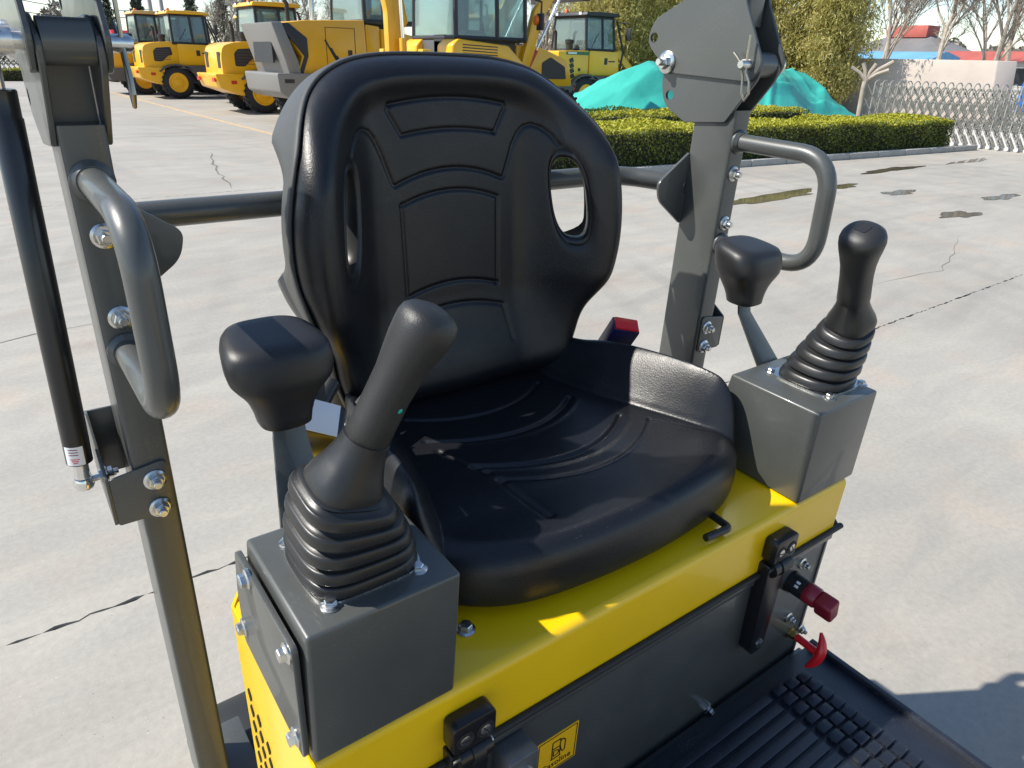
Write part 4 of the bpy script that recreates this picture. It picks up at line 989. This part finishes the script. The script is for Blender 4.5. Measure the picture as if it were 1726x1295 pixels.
# ================================================================== vegetation
def leafmat(name, c0, c1, c2=None, scale=3., rough=.55, trans=.25):
    m = bpy.data.materials.new(name); m.use_nodes = True; n = m.node_tree.nodes; l = m.node_tree.links; b = n['Principled BSDF']
    g = n.new('ShaderNodeNewGeometry'); t = n.new('ShaderNodeTexNoise'); t.inputs['Scale'].default_value = scale; t.inputs['Detail'].default_value = 8; t.inputs['Roughness'].default_value = .85
    l.new(g.outputs['Position'], t.inputs['Vector'])
    r = n.new('ShaderNodeValToRGB'); e = r.color_ramp.elements; e[0].position = .32; e[0].color = (*c0, 1); e[1].position = .66; e[1].color = (*c1, 1)
    if c2: x = r.color_ramp.elements.new(.5); x.color = (*c2, 1)
    l.new(t.outputs[0], r.inputs[0]); l.new(r.outputs[0], b.inputs['Base Color']); b.inputs['Roughness'].default_value = rough
    tb = n.new('ShaderNodeBsdfTranslucent'); l.new(r.outputs[0], tb.inputs[0]); mx = n.new('ShaderNodeMixShader'); mx.inputs[0].default_value = trans
    l.new(b.outputs[0], mx.inputs[1]); l.new(tb.outputs[0], mx.inputs[2]); l.new(mx.outputs[0], n['Material Output'].inputs[0])
    return m
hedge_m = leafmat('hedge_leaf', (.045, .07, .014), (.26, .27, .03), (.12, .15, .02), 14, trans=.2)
hedge_top = leafmat('hedge_sunlit_new_growth', (.20, .22, .02), (.60, .55, .04), (.40, .39, .03), 14, trans=.2)  # yellow new growth; sunlit top and shaded sides also painted into leaf colours
hedge_in = mat('hedge_twigs', (.03, .028, .016), .9, var=.4, vscale=12)
bam_m = leafmat('bamboo_leaf', (.25, .25, .06), (.74, .63, .29), (.50, .44, .14), 1.3, trans=.45)
cam_m = leafmat('evergreen_leaf', (.025, .045, .012), (.12, .13, .035), None, 2., trans=.2)
con_m = leafmat('conifer_needles', (.03, .045, .03), (.09, .10, .06), None, 2., trans=.1)
culm_m = mat('bamboo_culm', (.30, .26, .09), .5, var=.2, vscale=3)
bark_m = mat('pale_bark', (.36, .31, .25), .85, var=.3, vscale=4)
twig_m = mat('twig_bark', (.22, .175, .135), .9, var=.2, vscale=3)
dbark = mat('dark_bark', (.10, .08, .06), .9, var=.3, vscale=4)
def leaf_mesh(name, C, size, m, parent, aspect=.5, droop=0., rg=rng, **kw):
    n = len(C); d = rg.normal(size=(n, 3)); d[:, 2] -= droop; d /= np.linalg.norm(d, axis=1)[:, None]
    e = rg.normal(size=(n, 3)); e -= (e * d).sum(1)[:, None] * d; e /= np.linalg.norm(e, axis=1)[:, None]
    s = size * rg.uniform(.55, 1.3, n)[:, None]; a = d * s; b = e * s * aspect
    V = np.stack([C - a * .5, C + b * .5, C + a * .5, C - b * .5], 1).reshape(-1, 3); F = np.arange(4 * n).reshape(-1, 4)
    return np_obj(name, V, F, m, parent, False, **kw)
def hedge(loc, rz, Lx, Ly, H, n, label, size=.055):
    o = empty('clipped_hedge', None, loc, rz, label=label, category='hedge', group='clipped hedges')
    finish(box(B(), .09, Lx - .09, .09, Ly - .09, 0, H - .09), 'hedge_core', hedge_in, o)
    A = [Lx * Ly * 1.6, Lx * H, Lx * H, Ly * H, Ly * H]; k = (np.array(A) / sum(A) * n).astype(int); P = []
    und = lambda x, y: .035 * np.sin(x * 2.3 + 1) + .025 * np.sin(x * 5.1 + y * 3) + .03 * np.sin(y * 4 + x)
    x, y = rng.uniform(0, Lx, k[0]), rng.uniform(0, Ly, k[0]); P.append(np.stack([x, y, H + und(x, y) - np.abs(rng.normal(0, .05, k[0])) + .02], 1))
    for i, (fy) in ((1, 0.), (2, Ly)):
        x, z = rng.uniform(0, Lx, k[i]), rng.uniform(.03, H, k[i]); P.append(np.stack([x, fy + (1 if fy == 0 else -1) * (np.abs(rng.normal(0, .05, k[i])) - .02 + .04 * np.sin(x * 3.7 + z * 5)), z], 1))
    for i, fx in ((3, 0.), (4, Lx)):
        y, z = rng.uniform(0, Ly, k[i]), rng.uniform(.03, H, k[i]); P.append(np.stack([fx + (1 if fx == 0 else -1) * np.abs(rng.normal(0, .05, k[i])), y, z], 1))
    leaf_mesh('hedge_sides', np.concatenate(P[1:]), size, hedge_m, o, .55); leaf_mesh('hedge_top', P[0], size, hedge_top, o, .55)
    return o
hedge((7.2, 8.72, 0), R(-5.5), 12.0, 1.35, .70, 60000, 'long clipped hedge along the kerb in front of the green tarpaulin')
hedge((9.2, 11.4, 0), R(-2), 9.4, 1.2, .72, 26000, 'clipped hedge behind the kerbside one, close to the green tarpaulin')
hedge((-4, 50.3, 0), 0, 8.5, .8, .62, 9000, 'low hedge at the far end of the yard beneath the far gate', .08)
# planting bed and kerb
bed = finish(prism(B(), [(7.2, 8.75), (19.1, 7.60), (19.6, 12.4), (9.0, 12.9)], 'z', -.01, .03), 'planting_bed', soil, None, kind='structure')
kerb = empty('kerb', None, (7.0, 8.62, 0), R(-5.5), kind='structure')
ks = None
for k in range(13):
    if ks is None: q = finish(box(B(), .006, .994, -.14, .0, -.01, .12), 'kerb_stone', kerbm, kerb, bevel=.015); ks = q.data
    else: q = setm(bpy.data.objects.new('kerb_stone', ks), kerb)
    q.location = (k * 1.0, 0, 0)

def branch_tree(o, h, r0, depth, nb, spread, rs, bark, twigs, up=.25, trunk_part='trunk', lean=(0, 0), first=.35, twig_n=4):
    tr = B(); Vt = []; Ft = []
    def tw(p, d, L, r):
        r = max(r, .011)    # thin three-sided twig into arrays
        u, v, _ = frame(d); q = p + d * L; b0 = len(Vt)
        for c, rr in ((p, r), (q, r * .4)):
            for k in range(3):
                a = 2.094 * k; w_ = c + (u * math.cos(a) + v * math.sin(a)) * rr; Vt.append((w_.x, w_.y, w_.z))
        for k in range(3): Ft.append((b0 + k, b0 + (k + 1) % 3, b0 + 3 + (k + 1) % 3, b0 + 3 + k))
    def grow(p, d, L, r, lev):
        n = 3 if lev > 0 else 6; P = [p]; rad = [r]; dd = d.copy()
        for k in range(n):
            dd = (dd + Vector((rs.gauss(0, .10), rs.gauss(0, .10), rs.gauss(0, .05) + up * .12 * (lev > 0)))).normalized(); P.append(P[-1] + dd * L / n); rad.append(r * (1 - .62 * (k + 1) / n))
        if lev <= 1: tube(tr, P, 0, 7, rad)
        else:
            for a, b, ra in zip(P, P[1:], rad): tw(a, (b - a).normalized(), (b - a).length, ra)
        if lev >= depth:
            return
        cnt = nb if lev > 0 else nb + 3
        for k in range(cnt):
            t = (first if lev == 0 else .25) + (1 - (first if lev == 0 else .25)) * (k + rs.random()) / cnt; i = min(n - 1, int(t * n)); q = P[i].lerp(P[i + 1], t * n - i)
            a = rs.uniform(0, 6.28); base = (P[i + 1] - P[i]).normalized(); u, v, _ = frame(base)
            sp = spread * rs.uniform(.6, 1.25); nd = (base * math.cos(sp) + (u * math.cos(a) + v * math.sin(a)) * math.sin(sp) + Vector((0, 0, up))).normalized()
            grow(q, nd, L * rs.uniform(.42, .68) * (1 - .25 * t), rad[i] * .55, lev + 1)
    grow(Vector((0, 0, -.05)), Vector((lean[0], lean[1], 1)).normalized(), h, r0, 0)
    finish(tr, trunk_part, bark, o)
    if Vt: np_obj('twigs', np.array(Vt), np.array(Ft), twigs, o, False)
def bare_tree(loc, h, label, seed, r0=.11, bark=bark_m, twigs=twig_m, depth=4, nb=5, spread=.62, group='bare winter trees', first=.3):
    o = empty('bare_tree', None, loc, random.uniform(0, 6), label=label, category='tree', group=group)
    branch_tree(o, h, r0, depth, nb, spread, random.Random(seed), bark, twigs, .22, first=first); return o
def bamboo(loc, label, rad, h, nculm, nleaf, seed):
    rs = random.Random(seed); rg = np.random.default_rng(seed)
    o = empty('bamboo_clump', None, loc, 0, label=label, category='bamboo', group='bamboo clumps behind the tarpaulin'); bm = B(); C = []
    for k in range(nculm):
        a, q = rs.uniform(0, 6.28), rad * math.sqrt(rs.random()) * .6; x, y = math.cos(a) * q, math.sin(a) * q; hh = h * rs.uniform(.7, 1.1); lx, ly = rs.gauss(0, .05) + x * .12, rs.gauss(0, .05) + y * .12
        P = [(x + lx * hh * t ** 1.8 * 1.6, y + ly * hh * t ** 1.8 * 1.6, hh * t) for t in (0, .2, .4, .6, .8, 1.)]
        tube(bm, P, 0, 6, [.035, .034, .03, .024, .016, .006])
        m = nleaf // nculm; t = rg.uniform(.16, 1.02, m); px = x + lx * hh * t ** 1.8 * 1.6; py = y + ly * hh * t ** 1.8 * 1.6
        cl = rg.integers(0, 22, m); ca = np.random.default_rng(seed * 97 + k).uniform(0, 6.28, 22); ct = np.sort(np.random.default_rng(seed * 31 + k).uniform(.16, 1.02, 22))
        t = ct[cl] + rg.normal(0, .022, m); rr = (.30 + .55 * np.sin(np.clip(t, 0, 1) * 2.6)) * rg.uniform(.2, 1.15, m); aa = ca[cl] + rg.normal(0, .35, m)
        C.append(np.stack([x + lx * hh * t ** 1.8 * 1.6 + np.cos(aa) * rr, y + ly * hh * t ** 1.8 * 1.6 + np.sin(aa) * rr, hh * t - rr * .35 + rg.normal(0, .06, m)], 1))
    finish(bm, 'culms', culm_m, o); leaf_mesh('foliage', np.concatenate(C), .19, bam_m, o, .22, 1.1, rg)
    return o
bamboo((22.0, 22.5, 0), 'yellow green bamboo clump behind the dark cabbed loader and tarpaulin', 1.6, 6.2, 40, 34000, 3)
bamboo((24.8, 22.5, 0), 'bamboo clump rising behind the bolted post plate', 1.6, 6.6, 40, 34000, 4)
bamboo((28.6, 21.4, 0), 'straw coloured bamboo clump behind the grab handle post', 1.5, 6.4, 36, 30000, 5)
bamboo((28.7, 19.0, 0), 'straw coloured bamboo clump rising over the end of the tarpaulin', 1.4, 6.6, 36, 32000, 6)
bamboo((28.8, 16.7, 0), 'dusty green bamboo clump in front of the pale wall, nearest the pollarded tree', 1.2, 6.2, 30, 28000, 8)
bamboo((28.5, 24.5, 0), 'dense bamboo clump at the back of the stand', 1.8, 7.2, 36, 26000, 9)
# pollarded little tree in the bed
o = empty('pollarded_tree', None, (18.3, 9.55, 0), 0, label='small pollarded tree with stubby cut branches in the hedge bed', category='tree')
bm = B(); tube(bm, [(0, 0, 0), (.02, 0, .7), (.0, .02, 1.3), (.02, 0, 1.56)], 0, 10, [.085, .07, .062, .075]); finish(bm, 'trunk', bark_m, o)
for dx, dy, dz in ((-.20, .34, .30), (-.06, .12, .40), (.12, -.12, .38), (.30, -.44, .44), (.20, -.42, .25)):
    bm = B(); tube(bm, [(0, 0, 1.48), (dx * .45, dy * .45, 1.48 + dz * .6), (dx, dy, 1.48 + dz)], 0, 8, [.055, .045, .052]); finish(bm, 'cut_branch', bark_m, o)
# bare trees beyond the wall (right)
RT = ['forked pale bare tree behind the wall in front of the red roof', 'tall leaning bare tree behind the wall beside the forked one', 'pale bare tree standing behind the sloping end of the wall', 'bare tree between the bamboo and the grey hipped roof', 'thin bare tree behind the grey hipped roof', 'bare tree in front of the long blue roofed shed', 'slim bare tree beyond the wall end, next to the blue truck', 'bare tree behind the slim one beyond the wall end']
for k, (x, y, h, r0) in enumerate([(42, 18.5, 6.2, .17), (45, 16.5, 7.0, .16), (41, 15.6, 6.0, .15), (44, 22.5, 6.4, .13), (48, 25, 6.8, .13), (50, 19.5, 6.8, .13), (40, 13.6, 6.2, .13), (52, 15.0, 6.6, .13)]):
    bare_tree((x, y, 0), h, RT[k], 40 + k, r0, nb=6, depth=4, spread=.60, group='bare trees behind the wall', first=.30)
# winter trees and conifers behind the loaders (left)
for k, (x, y, h) in enumerate([(17, 58, 5.2), (19.5, 55, 4.6), (22, 57, 5.4), (25, 54, 5.2), (28, 56, 5.5), (21, 62, 6), (26, 63, 6.2), (31, 58, 6), (34, 50, 5.5), (30, 46, 5.2), (36, 44, 5.5), (27, 40, 5), (31, 36, 5), (26.5, 32, 5.2), (30, 30, 5.4), (24, 29.5, 5.0)]):
    bare_tree((x, y, 0), h, ('dense ' if k % 2 == 0 else 'sparse ') + ('dark barked' if k % 3 else 'pale barked') + ' bare winter tree behind the parked loaders', 80 + k, .09, dbark if k % 3 else bark_m, twig_m, nb=7, depth=4 if k % 2 == 0 else 3, spread=.80, group='winter trees behind the loaders', first=.06)
def conifer(loc, h, seed):
    rg = np.random.default_rng(seed); o = empty('conifer', None, loc, 0, label='dark slender conifer on the skyline beyond the tractors', category='tree', group='conifers on the skyline')
    finish(tube(B(), [(0, 0, 0), (0, 0, h)], 0, 7, [.14, .02]), 'trunk', dbark, o)
    n = 5200; t = rg.uniform(.08, 1, n) ** .85; lay = np.floor(t * 13) / 13; r = (1 - t) * h * .22 * rg.uniform(.2, 1.05, n) * (.65 + .5 * (t * 13 % 1)); a = rg.uniform(0, 6.28, n)
    leaf_mesh('crown', np.stack([np.cos(a) * r, np.sin(a) * r, h * t - r * .25], 1), .24, con_m, o, .35, .3, rg)
for k, (x, y, h) in enumerate([(13.2, 76, 7.2), (14.6, 72, 6.4), (16.0, 77, 7.0), (17.5, 66, 7.5), (20.5, 68, 8.2), (11.6, 74, 6.2), (23.5, 70, 8.5)]): conifer((x, y, 0), h, 200 + k)
# distant belt of woods closing the horizon
n = 60000; a = rng.uniform(R(-12), R(100), n); rr = rng.uniform(125, 150, n); hh = 4.5 + 1.6 * np.sin(a * 23) + 1.1 * np.sin(a * 61 + 1) + .8 * np.sin(a * 140)
leaf_mesh('far_woods', np.stack([np.cos(a) * rr, np.sin(a) * rr, rng.uniform(0, 1, n) ** .8 * hh], 1), 1.0, leafmat('far_wood', (.10, .09, .07), (.22, .19, .15), None, .3, trans=.1), None, .5, 0, kind='stuff')

# --- green tarpaulin over a covered machine
def tarp():
    nx, ny = 190, 110; x = np.linspace(12.6, 26.4, nx); y = np.linspace(13.3, 17.2, ny); X, Y = np.meshgrid(x, y); T = (X - 12.6) / 13.8 * 15.2 + 14.7; S_ = (Y - 13.3) / 3.9 * 4.1 + 15.3
    ridge = np.interp(T, [14.7, 15.3, 17.6, 18.6, 20.8, 22.3, 24.2, 26.3, 28.1, 29.3, 29.9], [.05, .35, 1.45, 1.80, 1.76, 1.30, 1.55, 1.70, 1.45, .45, .02])
    cross = np.interp(S_ + .25 * np.sin(T * 1.1), [15.3, 15.6, 16.7, 17.2, 18.6, 19.4], [.0, .16, .84, 1.0, .72, 0.])
    Z = ridge * cross; rs = np.random.default_rng(12); wr = np.zeros_like(Z)
    for k in range(80):
        a = rs.uniform(0, np.pi); px, py = rs.uniform(12.6, 26.4), rs.uniform(13.3, 16.0); L = rs.uniform(.7, 2.2); d = (X - px) * np.cos(a) + (Y - py) * np.sin(a); e = -(X - px) * np.sin(a) + (Y - py) * np.cos(a)
        wr += rs.uniform(-.5, 1.) * .11 * np.maximum(0, 1 - np.abs(d) / rs.uniform(.10, .42)) * np.exp(-(e / L) ** 2)
    Z = Z + wr * np.clip(Z / .5, 0, 1)
    Z = np.maximum(Z, .015 + .01 * np.sin(X * 9))
    m = mat('tarp_green', (.05, .42, .34), .36, var=.12, vscale=.7, bump=.35, bscale=5, dist=.03)
    V = np.stack([X, Y, Z], -1).reshape(-1, 3)
    o = np_obj('green_tarpaulin', V, grid_faces(nx, ny), m, None, True, label='bright green tarpaulin draped over a covered load behind the hedges', category='tarpaulin')
    md = o.modifiers.new('thick', 'SOLIDIFY'); md.thickness = .01
tarp()

# ================================================================== wall, gate, buildings
plaster = mat('plaster_wall', (.50, .43, .37), .85, var=.10, vscale=.8, bump=.3, bscale=6, dist=.01)
o = finish(hexa(B(), [(30.0, 11.0, 0), (30.5, 10.55, 0), (30.5, 42, 0), (30.0, 42, 0), (30.0, 11.25, 2.12), (30.5, 10.80, 2.12), (30.5, 42, 2.2), (30.0, 42, 2.2)]), 'yard_wall', plaster, None, bevel=.03, label='pale plastered boundary wall behind the folding gate', category='wall')
steel = mat('gate_steel', (.44, .42, .38), .4, metal=.4, var=.2, vscale=9); dsteel = mat('gate_green_steel', (.22, .225, .20), .45, metal=.4)
foot_m = mat('gate_foot', (.62, .60, .56), .4)
def folding_gate(loc, rz, n, pitch, label, S=1.):
    g = empty('folding_gate', None, loc, rz, label=label, category='gate', group='folding lattice gates'); g.scale = (S, S, S); f1 = f2 = f3 = None
    for k in range(n):
        if f1 is None:
            bm = B()
            for x in (-.16, .16): tube(bm, [(x, 0, .10), (x, 0, 1.42)], .017, 6); tube(bm, [(x, 0, 1.42), (x * .5, 0, 1.47), (0, 0, 1.48)], .015, 6)
            a1 = finish(bm, 'gate_frame', steel, g); f1 = a1.data
            def lat(x):
                bm = B()
                for zz in (.35, .72, 1.08): tube(bm, [(x, -pitch * .9, zz - .26), (x, pitch * .9, zz + .28)], .014, 5); tube(bm, [(x, -pitch * .9, zz + .28), (x, pitch * .9, zz - .26)], .012, 5)
                return finish(bm, 'lattice_bars', dsteel, g)
            def foot(x):
                bm = B(); tube(bm, [(x, -pitch * .3, .06), (x, pitch * .8, .42)], .022, 6); lathe(bm, (x - .02, -pitch * .25, .055), (1, 0, 0), [(0, .05), (.04, .05)], 12)
                return finish(bm, 'wheel_foot', foot_m, g)
            fr = [a1, lat(-.18), lat(.18), foot(-.19), foot(.19)]
        else: fr = [setm(bpy.data.objects.new(q.name.split('.')[0], q.data), g) for q in fr]
        for q in fr: q.location = (0, k * pitch, 0)
    return g
folding_gate((20.5, 2.6, 0), 0, 38, .21, 'steel folding lattice gate at the right end of the hedge')
folding_gate((5.2, 52.5, 0), R(90), 40, .25, 'steel folding lattice gate at the far end of the yard')
wht = mat('whitewash', (.62, .60, .56), .9, var=.08, vscale=.5); rtile = mat('red_roof', (.42, .10, .075), .7, var=.15, vscale=1); btile = mat('blue_roof', (.16, .38, .55), .5, var=.1, vscale=.5); gtile = mat('grey_roof', (.19, .185, .18), .8, var=.15, vscale=.8)
pane_m = mat('dark_pane', (.03, .035, .04), .1)
def house(loc, L, D, H, roofm, rh, label, extra=None, hip=.0):
    o = empty('building', None, loc, 0, label=label, category='building')
    wl = finish(box(B(), 0, D, 0, L, 0, H), 'wall', wht, o)
    finish(hexa(B(), [(-.3, -.3, H), (D + .3, -.3, H), (D + .3, L + .3, H), (-.3, L + .3, H), (D * .45, hip, H + rh), (D * .55, hip, H + rh), (D * .55, L - hip, H + rh), (D * .45, L - hip, H + rh)]), 'roof', roofm, o)
    for k in range(int(L / 2.5)):
        wn = finish(box(B(), -.02, .03, .7 + k * 2.5, 1.9 + k * 2.5, .9, 2.1), 'window', wht, wl); finish(box(B(), -.03, -.018, .78 + k * 2.5, 1.82 + k * 2.5, .98, 2.02), 'pane', pane_m, wl)
    return o
h1 = house((60, 26.5, 0), 9, 7, 2.7, gtile, 1.55, 'low building with grey hipped roof and a red box on its ridge', hip=3.0)
finish(box(B(), 2.6, 4.6, 3.0, 6.2, 4.1, 4.95), 'roof_box', rtile, h1, bevel=.02)
house((52, 24.0, 0), 8, 5, 2.35, btile, .55, 'low shed with pale blue sheet roof behind the wall')
house((56, 18.5, 0), 7, 5, 2.4, rtile, .65, 'low building with faded red roof behind the bare trees')
house((62, 4.0, 0), 17, 8, 2.9, btile, .8, 'long shed with blue roof beyond the gate')
# blue truck beyond the gate
t = empty('blue_truck', None, (27.5, 4.2, 0), 0, label='blue truck with white cab roof standing beyond the folding gate', category='truck'); tb = mat('truck_blue', (.02, .12, .42), .4, coat=.2)
finish(box(B(), 0, 2.1, 0, 3.4, .75, 1.45), 'cargo_bed', tb, t, bevel=.03); finish(prism(B(), round_poly([(3.5, .6), (3.5, 2.05), (4.6, 2.05), (5.2, 1.5), (5.25, .6)], .1), 'x', .05, 2.05), 'truck_cab', tb, t, bevel=.05)
finish(box(B(), .15, 1.95, 3.55, 4.7, 2.05, 2.16), 'cab_roof', white, t, bevel=.03); finish(box(B(), .03, .06, 3.7, 4.5, 1.45, 1.95), 'side_window', pane_m, t)
finish(box(B(), .5, 1.6, 0, 5.0, .5, .75), 'chassis', lblk, t)
for y in (.9, 4.3):
    for x, sd in ((.2, 1), (1.9, -1)):
        q = wheel(t, x, y, .42, .26, lsilv, sd); q.rotation_euler = (0, 0, R(90))
# utility poles and wires
pole_m = mat('pole_concrete', (.38, .37, .35), .85)
for x, y, h in ((13.2, 60, 9.5), (14.3, 61.5, 9.0)):
    p = empty('utility_pole', None, (x, y, 0), 0, label=('tall' if h > 9.2 else 'shorter') + ' grey concrete utility pole rising behind the loaders', category='pole', group='utility poles')
    finish(tube(B(), [(0, 0, 0), (0, 0, h)], 0, 12, [.17, .11]), 'pole', pole_m, p); finish(box(B(), -.8, .8, -.05, .05, h - .7, h - .6), 'cross_arm', pole_m, p)
for k, (z0, z1, sag) in enumerate(((4.9, 4.35, .5), (4.1, 4.0, .45))):
    P = [(13.2 - 10.5 * t, 60 - 3 * t, z1 + (z0 - z1) * t - sag * 4 * t * (1 - t)) for t in (i / 16 for i in range(17))]
    finish(tube(B(), P, .022, 6), 'overhead_wire', lblk, None, label=['thin upper wire sagging from the utility pole', 'thin lower wire sagging from the utility pole'][k], category='wire')
